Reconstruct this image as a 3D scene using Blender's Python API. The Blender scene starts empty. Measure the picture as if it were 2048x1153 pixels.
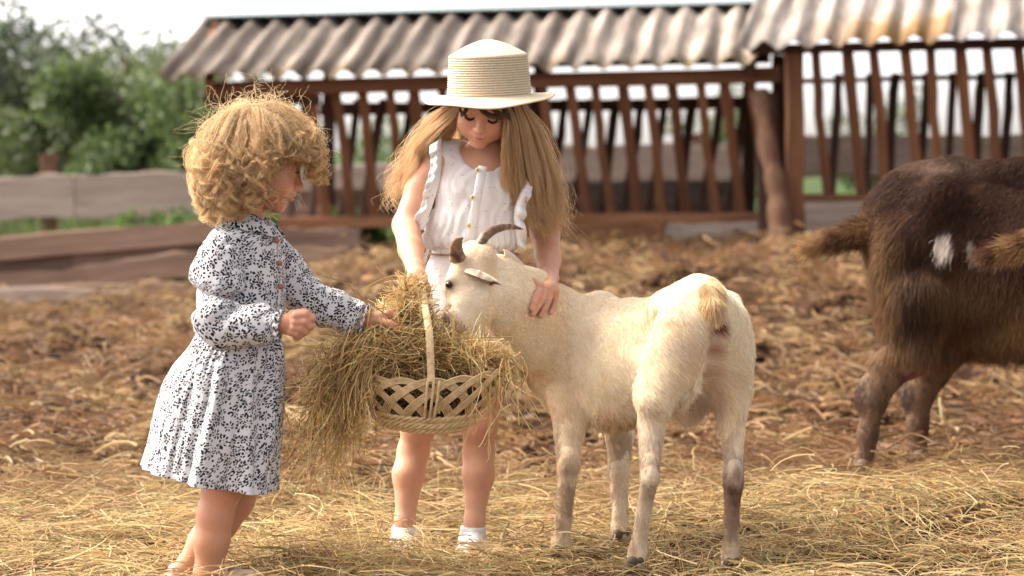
import bpy, math, random
import numpy as np
from mathutils import Vector, Matrix, Euler

random.seed(7)
rng = np.random.default_rng(11)
scene = bpy.context.scene
COL = scene.collection
PI = math.pi

# ------------------------------------------------------------------ camera
F = 4836.0                       # focal length in pixels of the 2048 px wide photograph
CAMZ = 0.96
PITCH = math.atan((576.5 - 300.0) / F)
cam_data = bpy.data.cameras.new("camera")
cam_data.sensor_width = 36.0
cam_data.lens = 36.0 * F / 2048.0
cam_data.clip_start = 0.05
cam_data.clip_end = 2000
cam_data.dof.use_dof = True
cam_data.dof.focus_distance = 5.5
cam_data.dof.aperture_fstop = 3.3
cam_data.dof.aperture_blades = 0
cam = bpy.data.objects.new("camera", cam_data)
cam.location = (0, 0, CAMZ)
cam.rotation_euler = (math.pi / 2 - PITCH, 0, 0)
COL.objects.link(cam)
scene.camera = cam

# ------------------------------------------------------------------ light
SUN_AZ, SUN_EL = math.radians(-72), math.radians(50)     # behind the scene, to the left
world = bpy.data.worlds.new("World")
scene.world = world
world.use_nodes = True
wn = world.node_tree
for n in list(wn.nodes):
    wn.nodes.remove(n)
sky = wn.nodes.new("ShaderNodeTexSky")
sky.sky_type = 'NISHITA'
sky.sun_disc = False
sky.sun_elevation = SUN_EL
sky.sun_rotation = SUN_AZ
sky.altitude = 0
sky.air_density = 0.2
sky.dust_density = 3.0
sky.ozone_density = 0.0
bg = wn.nodes.new("ShaderNodeBackground")
bg.inputs[1].default_value = 0.15
wo = wn.nodes.new("ShaderNodeOutputWorld")
veil = wn.nodes.new("ShaderNodeHueSaturation")      # thin white cloud cover takes most of the blue out of the sky
veil.inputs['Saturation'].default_value = 0.35
wn.links.new(sky.outputs[0], veil.inputs['Color'])
warm = wn.nodes.new("ShaderNodeMix"); warm.data_type = 'RGBA'; warm.blend_type = 'MULTIPLY'
warm.inputs[0].default_value = 1.0
warm.inputs[7].default_value = (1.0, 0.965, 0.905, 1)
wn.links.new(veil.outputs[0], warm.inputs[6])
wn.links.new(warm.outputs[2], bg.inputs[0])
wn.links.new(bg.outputs[0], wo.inputs[0])
sun_data = bpy.data.lights.new("sun", 'SUN')
sun_data.energy = 0.55
sun_data.angle = math.radians(22)
sun_data.color = (1.0, 0.89, 0.74)
sun = bpy.data.objects.new("sun", sun_data)
sd = Vector((math.sin(SUN_AZ) * math.cos(SUN_EL), math.cos(SUN_AZ) * math.cos(SUN_EL), math.sin(SUN_EL)))
sun.rotation_euler = sd.to_track_quat('Z', 'Y').to_euler()
COL.objects.link(sun)

scene.view_settings.view_transform = 'Standard'
scene.view_settings.look = 'None'
scene.view_settings.exposure = 2.65
scene.view_settings.gamma = 1.0
scene.view_settings.use_curve_mapping = False
scene.cycles.use_denoising = True
scene.cycles.max_bounces = 6
scene.cycles.transparent_max_bounces = 6
scene.cycles.sample_clamp_indirect = 6.0

# ------------------------------------------------------------------ geometry helpers
cp, sp = math.cos(PITCH), math.sin(PITCH)


def P(px, py, Y):
    """world point at depth Y whose picture position is (px, py) of 2048x1153"""
    a = (px - 1024.0) / F
    b = -(py - 576.5) / F
    # camera axes: right (1,0,0), up (0,sp,cp), forward (0,cp,-sp)
    dy = cp + b * sp
    dz = -sp + b * cp
    t = Y / dy
    return np.array([a * t, Y, CAMZ + dz * t])


def R_(px, Y):
    return px * Y / F


def new_obj(name, data, parent=None, **props):
    o = bpy.data.objects.new(name, data)
    COL.objects.link(o)
    if parent is not None:
        o.parent = parent
        o.matrix_parent_inverse = Matrix.Identity(4)
        if parent.type == 'EMPTY' or any(abs(v) > 1e-9 for v in parent.location):
            pass
    for k, v in props.items():
        o[k] = v
    return o


def thing(name, label, cat, loc=(0, 0, 0), group=None):
    o = bpy.data.objects.new(name, None)
    o.empty_display_size = 0.05
    COL.objects.link(o)
    o.location = loc
    o['label'] = label
    o['category'] = cat
    if group:
        o['group'] = group
    return o


def mesh_np(name, V, Fq, mat=None, parent=None, smooth=True, col=None, uv=None, origin=None, F3=None):
    """V (n,3) world coords, Fq (m,4) quads (and/or F3 triangles). Vertices are stored relative to the parent's location."""
    V = np.asarray(V, dtype=np.float32)
    me = bpy.data.meshes.new(name)
    off = np.zeros(3)
    loc = None
    if parent is not None:
        p = parent
        while p is not None:
            off = off + np.array(p.location)
            p = p.parent
    elif origin is not None:
        off = np.array(origin, dtype=float)
        loc = origin
    V = V - off.astype(np.float32)
    nq = 0 if Fq is None else len(Fq)
    nt = 0 if F3 is None else len(F3)
    me.vertices.add(len(V))
    me.vertices.foreach_set("co", V.ravel())
    loops = []
    if nq:
        loops.append(np.asarray(Fq, dtype=np.int32).ravel())
    if nt:
        loops.append(np.asarray(F3, dtype=np.int32).ravel())
    L = np.concatenate(loops)
    me.loops.add(len(L))
    me.loops.foreach_set("vertex_index", L)
    me.polygons.add(nq + nt)
    st = np.concatenate([np.arange(nq) * 4, nq * 4 + np.arange(nt) * 3]).astype(np.int32)
    me.polygons.foreach_set("loop_start", st)
    if smooth:
        me.polygons.foreach_set("use_smooth", np.ones(nq + nt, dtype=bool))
    if uv is not None:
        ul = me.uv_layers.new(name="UVMap")
        uvl = np.asarray(uv, dtype=np.float32)
        if len(uvl) == len(V):
            uvl = uvl[L]
        ul.data.foreach_set("uv", uvl.ravel())
    if col is not None:
        ca = me.attributes.new("Col", 'FLOAT_COLOR', 'POINT')
        c4 = np.ones((len(V), 4), dtype=np.float32)
        c4[:, :3] = col
        ca.data.foreach_set("color", c4.ravel())
    me.update(calc_edges=True)
    me.validate()
    if mat:
        me.materials.append(mat)
    o = new_obj(name, me, parent)
    if loc is not None:
        o.location = loc
    return o


def grid_faces(nu, nv, wrap_u=False, base=0):
    """vertices ordered [v][u]"""
    us = np.arange(nu if wrap_u else nu - 1)
    vs = np.arange(nv - 1)
    U, Vv = np.meshgrid(us, vs)
    U = U.ravel(); Vv = Vv.ravel()
    U2 = (U + 1) % nu
    return np.stack([base + Vv * nu + U, base + Vv * nu + U2, base + (Vv + 1) * nu + U2, base + (Vv + 1) * nu + U], axis=1)


def smin(a, b, k):
    if k <= 0:
        return np.minimum(a, b)
    h = np.clip(0.5 + 0.5 * (b - a) / k, 0, 1)
    return b + (a - b) * h - k * h * (1 - h)


def unit(v):
    v = np.asarray(v, dtype=float)
    return v / (np.linalg.norm(v) + 1e-12)


class SDF:
    """smooth-union distance field on a rectilinear grid, meshed by surface nets (one continuous surface)"""

    def __init__(self, lo, hi, h, fine=()):
        """fine: list of (lo3, hi3, h) boxes in which the spacing is finer"""
        self.ax = []
        for a in range(3):
            pts = [lo[a]]
            while pts[-1] < hi[a]:
                x = pts[-1]
                hh = h
                for (l, u, hf) in fine:
                    if l[a] - 1e-6 <= x < u[a]:
                        hh = min(hh, hf)
                pts.append(x + hh)
            self.ax.append(np.array(pts, dtype=np.float32))
        self.D = np.full([len(x) for x in self.ax], 0.5, dtype=np.float32)

    def _box(self, lo, hi):
        s = []
        for a in range(3):
            i0 = max(0, int(np.searchsorted(self.ax[a], lo[a])) - 1)
            i1 = min(len(self.ax[a]), int(np.searchsorted(self.ax[a], hi[a])) + 1)
            if i1 <= i0:
                return None
            s.append(slice(i0, i1))
        return tuple(s)

    def _pts(self, s):
        return (self.ax[0][s[0]][:, None, None], self.ax[1][s[1]][None, :, None], self.ax[2][s[2]][None, None, :])

    def _apply(self, s, d, k, op):
        if op == 'sub':
            self.D[s] = -smin(-self.D[s], d, k)
        else:
            self.D[s] = smin(self.D[s], d, k)

    def cap(self, a, b, ra, rb, k=0.02, flat=None, op='add'):
        """tapered capsule; flat=(normal, s): squash along normal by s"""
        a = np.asarray(a, float); b = np.asarray(b, float)
        m = max(ra, rb) + 2.0 * k + 0.012
        s = self._box(np.minimum(a, b) - m, np.maximum(a, b) + m)
        if s is None:
            return
        x, y, z = self._pts(s)
        ba = b - a
        L2 = float(ba @ ba) + 1e-12
        px, py, pz = x - a[0], y - a[1], z - a[2]
        t = np.clip((px * ba[0] + py * ba[1] + pz * ba[2]) / L2, 0, 1)
        qx, qy, qz = px - t * ba[0], py - t * ba[1], pz - t * ba[2]
        r = ra + (rb - ra) * t
        if flat is not None:
            n = unit(flat[0]); sc = flat[1]
            qn = qx * n[0] + qy * n[1] + qz * n[2]
            l = np.sqrt(np.maximum(qx * qx + qy * qy + qz * qz - qn * qn, 0) + (qn / sc) ** 2)
            d = (l - r) * np.where(l > 1e-6, np.clip(np.sqrt(qx * qx + qy * qy + qz * qz) / np.maximum(l, 1e-6), 0.3, 1), 1)
        else:
            d = np.sqrt(qx * qx + qy * qy + qz * qz) - r
        self._apply(s, d.astype(np.float32), k, op)

    def chain(self, pts, rs, k=0.02, flat=None, op='add'):
        for i in range(len(pts) - 1):
            self.cap(pts[i], pts[i + 1], rs[i], rs[i + 1], k, flat, op)

    def ell(self, c, r, axes=None, k=0.02, op='add'):
        """ellipsoid, axes = 3x3 rows (local x,y,z directions in world)"""
        c = np.asarray(c, float); r = np.asarray(r, float)
        m = r.max() + 2.0 * k + 0.012
        s = self._box(c - m, c + m)
        if s is None:
            return
        x, y, z = self._pts(s)
        px, py, pz = x - c[0], y - c[1], z - c[2]
        A = np.eye(3) if axes is None else np.asarray(axes, float)
        q = [(px * A[i, 0] + py * A[i, 1] + pz * A[i, 2]) for i in range(3)]
        k0 = np.sqrt((q[0] / r[0]) ** 2 + (q[1] / r[1]) ** 2 + (q[2] / r[2]) ** 2)
        k1 = np.sqrt((q[0] / r[0] ** 2) ** 2 + (q[1] / r[1] ** 2) ** 2 + (q[2] / r[2] ** 2) ** 2)
        d = np.where(k0 < 1e-4, -r.min(), k0 * (k0 - 1) / np.maximum(k1, 1e-6))
        self._apply(s, d.astype(np.float32), k, op)

    def mesh(self):
        D = self.D
        S = D < 0
        n = D.shape
        cs = np.zeros([m - 1 for m in n], dtype=np.uint8)
        for i in (0, 1):
            for j in (0, 1):
                for k in (0, 1):
                    cs += S[i:n[0] - 1 + i, j:n[1] - 1 + j, k:n[2] - 1 + k]
        act = (cs > 0) & (cs < 8)
        I, J, K = np.nonzero(act)
        idx = np.full(act.shape, -1, dtype=np.int32)
        idx[I, J, K] = np.arange(len(I))
        acc = np.zeros((len(I), 3)); cnt = np.zeros(len(I))
        corners = [(i, j, k) for i in (0, 1) for j in (0, 1) for k in (0, 1)]
        X, Y, Z = self.ax
        for a in range(8):
            for b in range(a + 1, 8):
                ca, cb = corners[a], corners[b]
                if sum(abs(ca[q] - cb[q]) for q in range(3)) != 1:
                    continue
                da = D[I + ca[0], J + ca[1], K + ca[2]]
                db = D[I + cb[0], J + cb[1], K + cb[2]]
                m = (da < 0) != (db < 0)
                t = np.where(m, da / np.where(m, da - db, 1), 0)
                pa = np.stack([X[I + ca[0]], Y[J + ca[1]], Z[K + ca[2]]], 1)
                pb = np.stack([X[I + cb[0]], Y[J + cb[1]], Z[K + cb[2]]], 1)
                acc[m] += (pa + (pb - pa) * t[:, None])[m]
                cnt[m] += 1
        V = acc / np.maximum(cnt, 1)[:, None]
        Q = []
        for ax in range(3):
            o1, o2 = (ax + 1) % 3, (ax + 2) % 3
            sl0 = [slice(1, m - 1) for m in n]; sl1 = [slice(1, m - 1) for m in n]
            sl0[ax] = slice(0, n[ax] - 1); sl1[ax] = slice(1, n[ax])
            A = S[tuple(sl0)]; B = S[tuple(sl1)]
            ch = np.nonzero(A != B)
            g = [ch[0], ch[1], ch[2]]
            g[o1] = g[o1] + 1; g[o2] = g[o2] + 1
            inside = S[g[0], g[1], g[2]]
            def cell(d1, d2):
                c = [g[0], g[1], g[2]]
                c[o1] = c[o1] - d1; c[o2] = c[o2] - d2
                return idx[c[0], c[1], c[2]]
            q = np.stack([cell(1, 1), cell(0, 1), cell(0, 0), cell(1, 0)], 1)
            q[~inside] = q[~inside][:, ::-1]
            Q.append(q)
        Q = np.concatenate(Q)
        Q = Q[(Q >= 0).all(1)]
        return V, Q


def relax(V, Q, it=2, lam=0.5):
    """laplacian smoothing of a quad mesh"""
    E = np.concatenate([Q[:, [0, 1]], Q[:, [1, 2]], Q[:, [2, 3]], Q[:, [3, 0]]])
    n = len(V)
    deg = np.bincount(E[:, 0], minlength=n) + np.bincount(E[:, 1], minlength=n)
    for _ in range(it):
        S = np.zeros_like(V)
        for a in range(3):
            S[:, a] = np.bincount(E[:, 0], V[E[:, 1], a], n) + np.bincount(E[:, 1], V[E[:, 0], a], n)
        V = V + lam * (S / np.maximum(deg, 1)[:, None] - V)
    return V


def normals(V, Q):
    d1 = V[Q[:, 2]] - V[Q[:, 0]]
    d2 = V[Q[:, 3]] - V[Q[:, 1]]
    fn = np.cross(d1, d2)
    N = np.zeros_like(V)
    for c in range(4):
        for a in range(3):
            N[:, a] += np.bincount(Q[:, c], fn[:, a], len(V))
    return N / (np.linalg.norm(N, axis=1)[:, None] + 1e-12)


_perm = rng.random((64, 64, 64)).astype(np.float32)


def vnoise(p, scale=1.0, seed=0):
    """smooth value noise 0..1 on points (n,3)"""
    q = np.asarray(p, float) * scale + seed * 17.31 + 1000.0
    i = np.floor(q).astype(int)
    f = q - i
    f = f * f * (3 - 2 * f)
    r = 0
    for a in (0, 1):
        for b in (0, 1):
            for c in (0, 1):
                w = (f[..., 0] if a else 1 - f[..., 0]) * (f[..., 1] if b else 1 - f[..., 1]) * (f[..., 2] if c else 1 - f[..., 2])
                r = r + w * _perm[(i[..., 0] + a) & 63, (i[..., 1] + b) & 63, (i[..., 2] + c) & 63]
    return r


def fbm(p, scale=1.0, octv=4, seed=0, gain=0.5):
    r = 0; a = 1; t = 0
    for o in range(octv):
        r = r + a * vnoise(p, scale * 2 ** o, seed + o)
        t += a; a *= gain
    return r / t


def sstep(a, b, x):
    t = np.clip((x - a) / (b - a), 0, 1)
    return t * t * (3 - 2 * t)


def curves_obj(name, pts, rad, col, mat, parent=None, kind=None):
    """pts (n,k,3) world, rad (n,k) or (n,1), col (n,3): hair strands with real thickness"""
    n, k, _ = pts.shape
    off = np.zeros(3)
    p = parent
    while p is not None:
        off = off + np.array(p.location); p = p.parent
    cu = bpy.data.hair_curves.new(name)
    cu.add_curves([k] * n)
    cu.attributes['position'].data.foreach_set("vector", (pts - off).astype(np.float32).ravel())
    ra = cu.attributes.get('radius') or cu.attributes.new('radius', 'FLOAT', 'POINT')
    ra.data.foreach_set("value", np.broadcast_to(rad, (n, k)).astype(np.float32).ravel())
    ca = cu.attributes.new("Col", 'FLOAT_COLOR', 'CURVE')
    c4 = np.ones((n, 4), dtype=np.float32); c4[:, :3] = col
    ca.data.foreach_set("color", c4.ravel())
    cu.materials.append(mat)
    o = new_obj(name, cu, parent)
    if kind:
        o['kind'] = kind
    return o


def tube_np(path, rad, seg=8, caps=True, flat=1.0, up=None):
    """swept tube -> V,Q,T"""
    path = np.asarray(path, float)
    n = len(path)
    rad = np.broadcast_to(np.asarray(rad, float), (n,))
    T = np.gradient(path, axis=0)
    T /= np.linalg.norm(T, axis=1)[:, None] + 1e-12
    V = []
    ref = np.array([0, 0, 1.0]) if up is None else unit(up)
    if up is None and abs(T[0] @ ref) > 0.9:
        ref = np.array([1.0, 0, 0])
    N = ref - T[0] * (T[0] @ ref); N = unit(N)
    for i in range(n):
        N = N - T[i] * (T[i] @ N); N = unit(N)
        B = np.cross(T[i], N)
        a = np.arange(seg) * 2 * PI / seg
        V.append(path[i] + rad[i] * (np.cos(a)[:, None] * N * flat + np.sin(a)[:, None] * B))
    V = np.concatenate(V)
    Q = grid_faces(seg, n, True)
    Tn = []
    if caps:
        V = np.concatenate([V, path[:1], path[-1:]])
        c0, c1 = len(V) - 2, len(V) - 1
        for i in range(seg):
            j = (i + 1) % seg
            Tn.append((c0, j, i)); Tn.append((c1, (n - 1) * seg + i, (n - 1) * seg + j))
    return V, Q, np.array(Tn, dtype=int).reshape(-1, 3)


def join_np(parts):
    Vs, Qs, Ts = [], [], []
    b = 0
    for (V, Q, T) in parts:
        Vs.append(V)
        if Q is not None and len(Q):
            Qs.append(np.asarray(Q) + b)
        if T is not None and len(T):
            Ts.append(np.asarray(T) + b)
        b += len(V)
    return np.concatenate(Vs), (np.concatenate(Qs) if Qs else None), (np.concatenate(Ts) if Ts else None)


def spline(pts, n):
    """catmull-rom through pts -> n samples"""
    p = np.asarray(pts, float)
    p = np.concatenate([[2 * p[0] - p[1]], p, [2 * p[-1] - p[-2]]])
    m = len(p) - 3
    t = np.linspace(0, m - 1e-6, n)
    i = t.astype(int); f = (t - i)[:, None]
    a, b, c, d = p[i], p[i + 1], p[i + 2], p[i + 3]
    return 0.5 * ((2 * b) + (-a + c) * f + (2 * a - 5 * b + 4 * c - d) * f ** 2 + (-a + 3 * b - 3 * c + d) * f ** 3)


# ------------------------------------------------------------------ material helpers
class NT:
    def __init__(self, name):
        self.m = bpy.data.materials.new(name)
        self.m.use_nodes = True
        self.t = self.m.node_tree
        for n in list(self.t.nodes):
            self.t.nodes.remove(n)
        self.out = self.t.nodes.new("ShaderNodeOutputMaterial")
        self.b = self.t.nodes.new("ShaderNodeBsdfPrincipled")
        self.t.links.new(self.b.outputs[0], self.out.inputs[0])

    def n(self, typ, **kw):
        nd = self.t.nodes.new(typ)
        for k, v in kw.items():
            setattr(nd, k, v)
        return nd

    def l(self, a, b):
        self.t.links.new(a, b)

    def setp(self, **kw):
        names = dict(col='Base Color', rough='Roughness', sss='Subsurface Weight', sssr='Subsurface Radius', ssss='Subsurface Scale',
                     spec='Specular IOR Level', sheen='Sheen Weight', coat='Coat Weight', metal='Metallic', trans='Transmission Weight')
        for k, v in kw.items():
            i = self.b.inputs[names[k]]
            if hasattr(v, 'is_linked') or hasattr(v, 'links'):
                self.l(v, i)
            else:
                i.default_value = (*v, 1) if k == 'col' and len(v) == 3 else v

    def math(self, op, a, b=None, c=None, clamp=False):
        nd = self.n("ShaderNodeMath", operation=op, use_clamp=clamp)
        for i, v in enumerate((a, b, c)):
            if v is None:
                continue
            if isinstance(v, (int, float)):
                nd.inputs[i].default_value = v
            else:
                self.l(v, nd.inputs[i])
        return nd.outputs[0]

    def coord(self, kind='Object', scale=(1, 1, 1)):
        tc = self.n("ShaderNodeTexCoord")
        mp = self.n("ShaderNodeMapping")
        mp.inputs['Scale'].default_value = scale
        self.l(tc.outputs[kind], mp.inputs[0])
        return mp.outputs[0]

    def noise(self, vec, scale, detail=4, rough=0.55, dist=0.0):
        nd = self.n("ShaderNodeTexNoise")
        nd.inputs['Scale'].default_value = scale
        nd.inputs['Detail'].default_value = detail
        nd.inputs['Roughness'].default_value = rough
        nd.inputs['Distortion'].default_value = dist
        if vec is not None:
            self.l(vec, nd.inputs['Vector'])
        return nd.outputs[0]

    def ramp(self, fac, stops, interp='LINEAR'):
        nd = self.n("ShaderNodeValToRGB")
        nd.color_ramp.interpolation = interp
        el = nd.color_ramp.elements
        while len(el) < len(stops):
            el.new(0.5)
        for e, (p, c) in zip(el, stops):
            e.position = p
            e.color = (*c, 1) if len(c) == 3 else c
        self.l(fac, nd.inputs[0])
        return nd.outputs[0]

    def mix(self, fac, a, b, blend='MIX'):
        nd = self.n("ShaderNodeMix", data_type='RGBA', blend_type=blend)
        for s, v in ((0, fac), (6, a), (7, b)):
            if isinstance(v, (int, float)):
                nd.inputs[s].default_value = v
            elif isinstance(v, tuple):
                nd.inputs[s].default_value = (*v, 1)
            else:
                self.l(v, nd.inputs[s])
        return nd.outputs[2]

    def bump(self, h, strength=0.3, dist=0.01):
        nd = self.n("ShaderNodeBump")
        nd.inputs['Strength'].default_value = strength
        nd.inputs['Distance'].default_value = dist
        self.l(h, nd.inputs['Height'])
        self.l(nd.outputs[0], self.b.inputs['Normal'])

    def attr(self, name='Col'):
        nd = self.n("ShaderNodeAttribute", attribute_name=name)
        return nd.outputs['Color']

    def rand(self):
        return self.n("ShaderNodeObjectInfo").outputs['Random']


def simple_mat(name, col, rough=0.7, **kw):
    t = NT(name)
    t.setp(col=col, rough=rough, **kw)
    return t.m


def wood_mat(name, dark, mid, light, along='X', bumpd=0.004, sc=1.0):
    t = NT(name)
    s = {'X': (1.2, 14, 14), 'Z': (14, 14, 1.2), 'Y': (14, 1.2, 14)}[along]
    rnd = t.rand()
    tc = t.n("ShaderNodeTexCoord")
    ad = t.n("ShaderNodeVectorMath", operation='ADD')
    t.l(tc.outputs['Object'], ad.inputs[0])
    cmb = t.n("ShaderNodeCombineXYZ")
    t.l(t.math('MULTIPLY', rnd, 37.0), cmb.inputs[0]); t.l(t.math('MULTIPLY', rnd, 91.0), cmb.inputs[1])
    t.l(cmb.outputs[0], ad.inputs[1])
    mp = t.n("ShaderNodeMapping"); mp.inputs['Scale'].default_value = tuple(v * sc for v in s)
    t.l(ad.outputs[0], mp.inputs[0])
    g = t.noise(mp.outputs[0], 2.2, 6, 0.65, 0.4)
    big = t.noise(ad.outputs[0], 2.4, 3, 0.5)
    c = t.ramp(g, [(0.28, dark), (0.5, mid), (0.75, light)])
    c = t.mix(t.math('MULTIPLY', big, 0.55), c, mid)
    hv = t.n("ShaderNodeHueSaturation")
    t.l(c, hv.inputs['Color'])
    t.l(t.math('MULTIPLY_ADD', rnd, 0.55, 0.72), hv.inputs['Value'])
    t.setp(col=hv.outputs[0], rough=0.85, spec=0.25)
    t.bump(g, 0.7, bumpd)
    return t.m


def hair_mat(name, rough=0.45, spec=0.4, trans=0.35):
    """strand material: colour per strand from the attribute, diffuse + translucent + glossy"""
    t = NT(name)
    c = t.attr('Col')
    hi = t.n("ShaderNodeHairInfo")
    hv = t.n("ShaderNodeHueSaturation")
    t.l(c, hv.inputs['Color'])
    t.l(t.math('MULTIPLY_ADD', hi.outputs['Random'], 0.3, 0.85), hv.inputs['Value'])
    t.setp(col=hv.outputs[0], rough=rough, spec=spec)
    tr = t.n("ShaderNodeBsdfTranslucent")
    t.l(hv.outputs[0], tr.inputs[0])
    mx = t.n("ShaderNodeMixShader")
    mx.inputs[0].default_value = trans
    t.l(t.b.outputs[0], mx.inputs[1]); t.l(tr.outputs[0], mx.inputs[2])
    t.l(mx.outputs[0], t.out.inputs[0])
    return t.m


def box_mesh(name, lx, ly, lz, mat, wob=0.0, nseg=1, seed=0, taper=0.0, bevel=0.006):
    """board: long axis local X, rectangular with chamfered edges, ends at +-lx/2; wobble of the outline"""
    r = np.random.default_rng(seed)
    hb, hc = ly / 2, lz / 2
    e = min(bevel, hb * 0.4, hc * 0.4)
    prof = np.array([(-hb + e, -hc), (hb - e, -hc), (hb, -hc + e), (hb, hc - e), (hb - e, hc), (-hb + e, hc), (-hb, hc - e), (-hb, -hc + e)])
    n = nseg + 1
    xs = np.linspace(-lx / 2, lx / 2, n)
    V = []
    w1 = np.cumsum(r.normal(0, 1, n)) * wob; w1 -= np.linspace(w1[0], w1[-1], n)
    w2 = r.normal(0, 1, n) * wob * 0.8
    for i, x in enumerate(xs):
        s = 1 - taper * (i / max(1, n - 1))
        pr = prof * s
        pr = pr + np.array([0, w1[i]])
        pr[2:6, 1] += w2[i]
        V.append(np.column_stack([np.full(8, x), pr]))
    V = np.concatenate(V)
    Q = grid_faces(8, n, True)
    me = bpy.data.meshes.new(name)
    faces = [tuple(q) for q in Q.tolist()]
    faces = [f[::-1] for f in faces]
    faces.append(tuple(range(0, 8)))
    faces.append(tuple(range((n - 1) * 8, n * 8))[::-1])
    me.from_pydata(V.tolist(), [], faces)
    me.update()
    me.materials.append(mat)
    return me


def place_between(o, p0, p1, up=(0, 0, 1)):
    """put a board (long axis X, width Z) between two world points; parent offset handled by caller"""
    p0 = np.asarray(p0, float); p1 = np.asarray(p1, float)
    x = unit(p1 - p0)
    u = np.asarray(up, float)
    y = unit(np.cross(u, x)); z = np.cross(x, y)
    M = Matrix(((x[0], y[0], z[0], 0), (x[1], y[1], z[1], 0), (x[2], y[2], z[2], 0), (0, 0, 0, 1)))
    c = (p0 + p1) / 2
    off = np.zeros(3); p = o.parent
    while p is not None:
        off = off + np.array(p.location); p = p.parent
    c = c - off
    o.matrix_local = Matrix.Translation(Vector(c)) @ M


def board(name, parent, p0, p1, w, t, mat, wob=0.0, nseg=1, up=(0, 0, 1), seed=None, mesh=None):
    L = float(np.linalg.norm(np.asarray(p1) - np.asarray(p0)))
    me = mesh or box_mesh(name, L, t, w, mat, wob, nseg, seed if seed is not None else random.randrange(9999))
    o = new_obj(name, me, parent)
    place_between(o, p0, p1, up)
    return o

# ================================================================== ground
def ground_z(x, y):
    x = np.asarray(x, float); y = np.asarray(y, float)
    p = np.stack([x, y, np.zeros_like(x)], -1)
    back = sstep(8.2, 12.8, y) * (0.06 + 0.33 * sstep(-2.3, -0.3, x)) * (1 - sstep(14.5, 17.5, y))
    z = back
    amp = 0.02 + 0.05 * sstep(6.5, 9.5, y) * (1 - sstep(16, 20, y))
    z = z + (fbm(p, 1.3, 3, 3) - 0.5) * amp * 1.6 + (fbm(p, 5.5, 3, 9) - 0.5) * amp * 1.3
    # little hay mounds
    z = z + 0.085 * np.exp(-(((x - 0.95) / 0.5) ** 2 + ((y - 6.1) / 0.35) ** 2))
    z = z + 0.05 * np.exp(-(((x - 1.5) / 0.5) ** 2 + ((y - 6.6) / 0.45) ** 2))
    z = z + 0.03 * np.exp(-(((x + 0.35) / 0.25) ** 2 + ((y - 5.5) / 0.2) ** 2))
    # keep feet on level ground
    for (fx, fy) in ((-0.257, 5.74), (-0.092, 5.75), (-0.66, 5.35), (0.1, 5.62), (0.26, 5.84), (0.27, 5.42), (0.49, 5.45)):
        w = np.exp(-(((x - fx) / 0.09) ** 2 + ((y - fy) / 0.09) ** 2))
        z = z * (1 - w)
    return z


def make_ground():
    xs = np.concatenate([np.linspace(-400, -9, 14)[:-1], np.linspace(-9, -4, 22)[:-1], np.linspace(-4, 5, 300), np.linspace(5, 10, 22)[1:], np.linspace(10, 400, 14)[1:]])
    ys = np.concatenate([np.linspace(-60, 2, 12)[:-1], np.linspace(2, 4.4, 14)[:-1], np.linspace(4.4, 9, 190)[:-1], np.linspace(9, 17, 190), np.linspace(17, 40, 24)[1:], np.linspace(40, 900, 14)[1:]])
    X, Yg = np.meshgrid(xs, ys)
    x = X.ravel(); y = Yg.ravel()
    z = ground_z(x, y)
    near = (np.abs(x) < 12) & (y < 30)
    p = np.stack([x, y, z], -1)
    # clods of trodden dung and straw: ridged relief
    rd = 1 - np.abs(2 * fbm(p, 7.0, 3, 21) - 1)
    z = z + ((rd - 0.7) * 0.07 + (fbm(p, 3.3, 2, 61) - 0.5) * 0.09) * sstep(6.4, 9.0, y) * (1 - sstep(15, 19, y)) * near
    return mesh_np("ground", np.stack([x, y, z], -1), grid_faces(len(xs), len(ys)), mat_ground())


def mat_ground():
    t = NT("soil_and_trodden_straw")
    v = t.coord('Object')
    a = t.noise(v, 3.2, 6, 0.62, 0.3)
    b = t.noise(t.coord('Object', (1, 1, 1)), 34, 6, 0.7, 1.2)
    c1 = t.ramp(b, [(0.3, (0.014, 0.007, 0.004)), (0.48, (0.055, 0.026, 0.012)), (0.60, (0.16, 0.080, 0.034)), (0.76, (0.36, 0.22, 0.09))])
    c2 = t.ramp(b, [(0.3, (0.012, 0.006, 0.004)), (0.55, (0.045, 0.022, 0.011)), (0.75, (0.12, 0.062, 0.030))])
    col = t.mix(t.ramp(a, [(0.4, (0, 0, 0)), (0.58, (1, 1, 1))]), c2, c1)
    # beyond the yard the ground is grass
    sx = t.n("ShaderNodeSeparateXYZ"); t.l(v, sx.inputs[0])
    far = t.math('MULTIPLY', t.math('SUBTRACT', sx.outputs[1], 16.5), 0.6, clamp=True)
    g = t.ramp(b, [(0.3, (0.025, 0.04, 0.012)), (0.7, (0.07, 0.11, 0.035))])
    col = t.mix(far, col, g)
    t.setp(col=col, rough=0.95, spec=0.1)
    t.bump(b, 0.8, 0.02)
    return t.m


ground = make_ground()
ground['kind'] = 'structure'

straw_mat = hair_mat("dry_straw", 0.5, 0.35, 0.3)


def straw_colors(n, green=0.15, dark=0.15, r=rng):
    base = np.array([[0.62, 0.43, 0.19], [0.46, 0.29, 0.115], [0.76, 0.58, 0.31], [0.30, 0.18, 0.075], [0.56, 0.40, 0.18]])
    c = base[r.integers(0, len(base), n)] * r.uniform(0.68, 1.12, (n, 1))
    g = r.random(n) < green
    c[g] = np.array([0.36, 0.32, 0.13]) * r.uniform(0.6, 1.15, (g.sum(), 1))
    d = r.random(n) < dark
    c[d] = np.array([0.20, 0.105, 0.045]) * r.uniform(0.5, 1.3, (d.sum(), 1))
    return c


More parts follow.
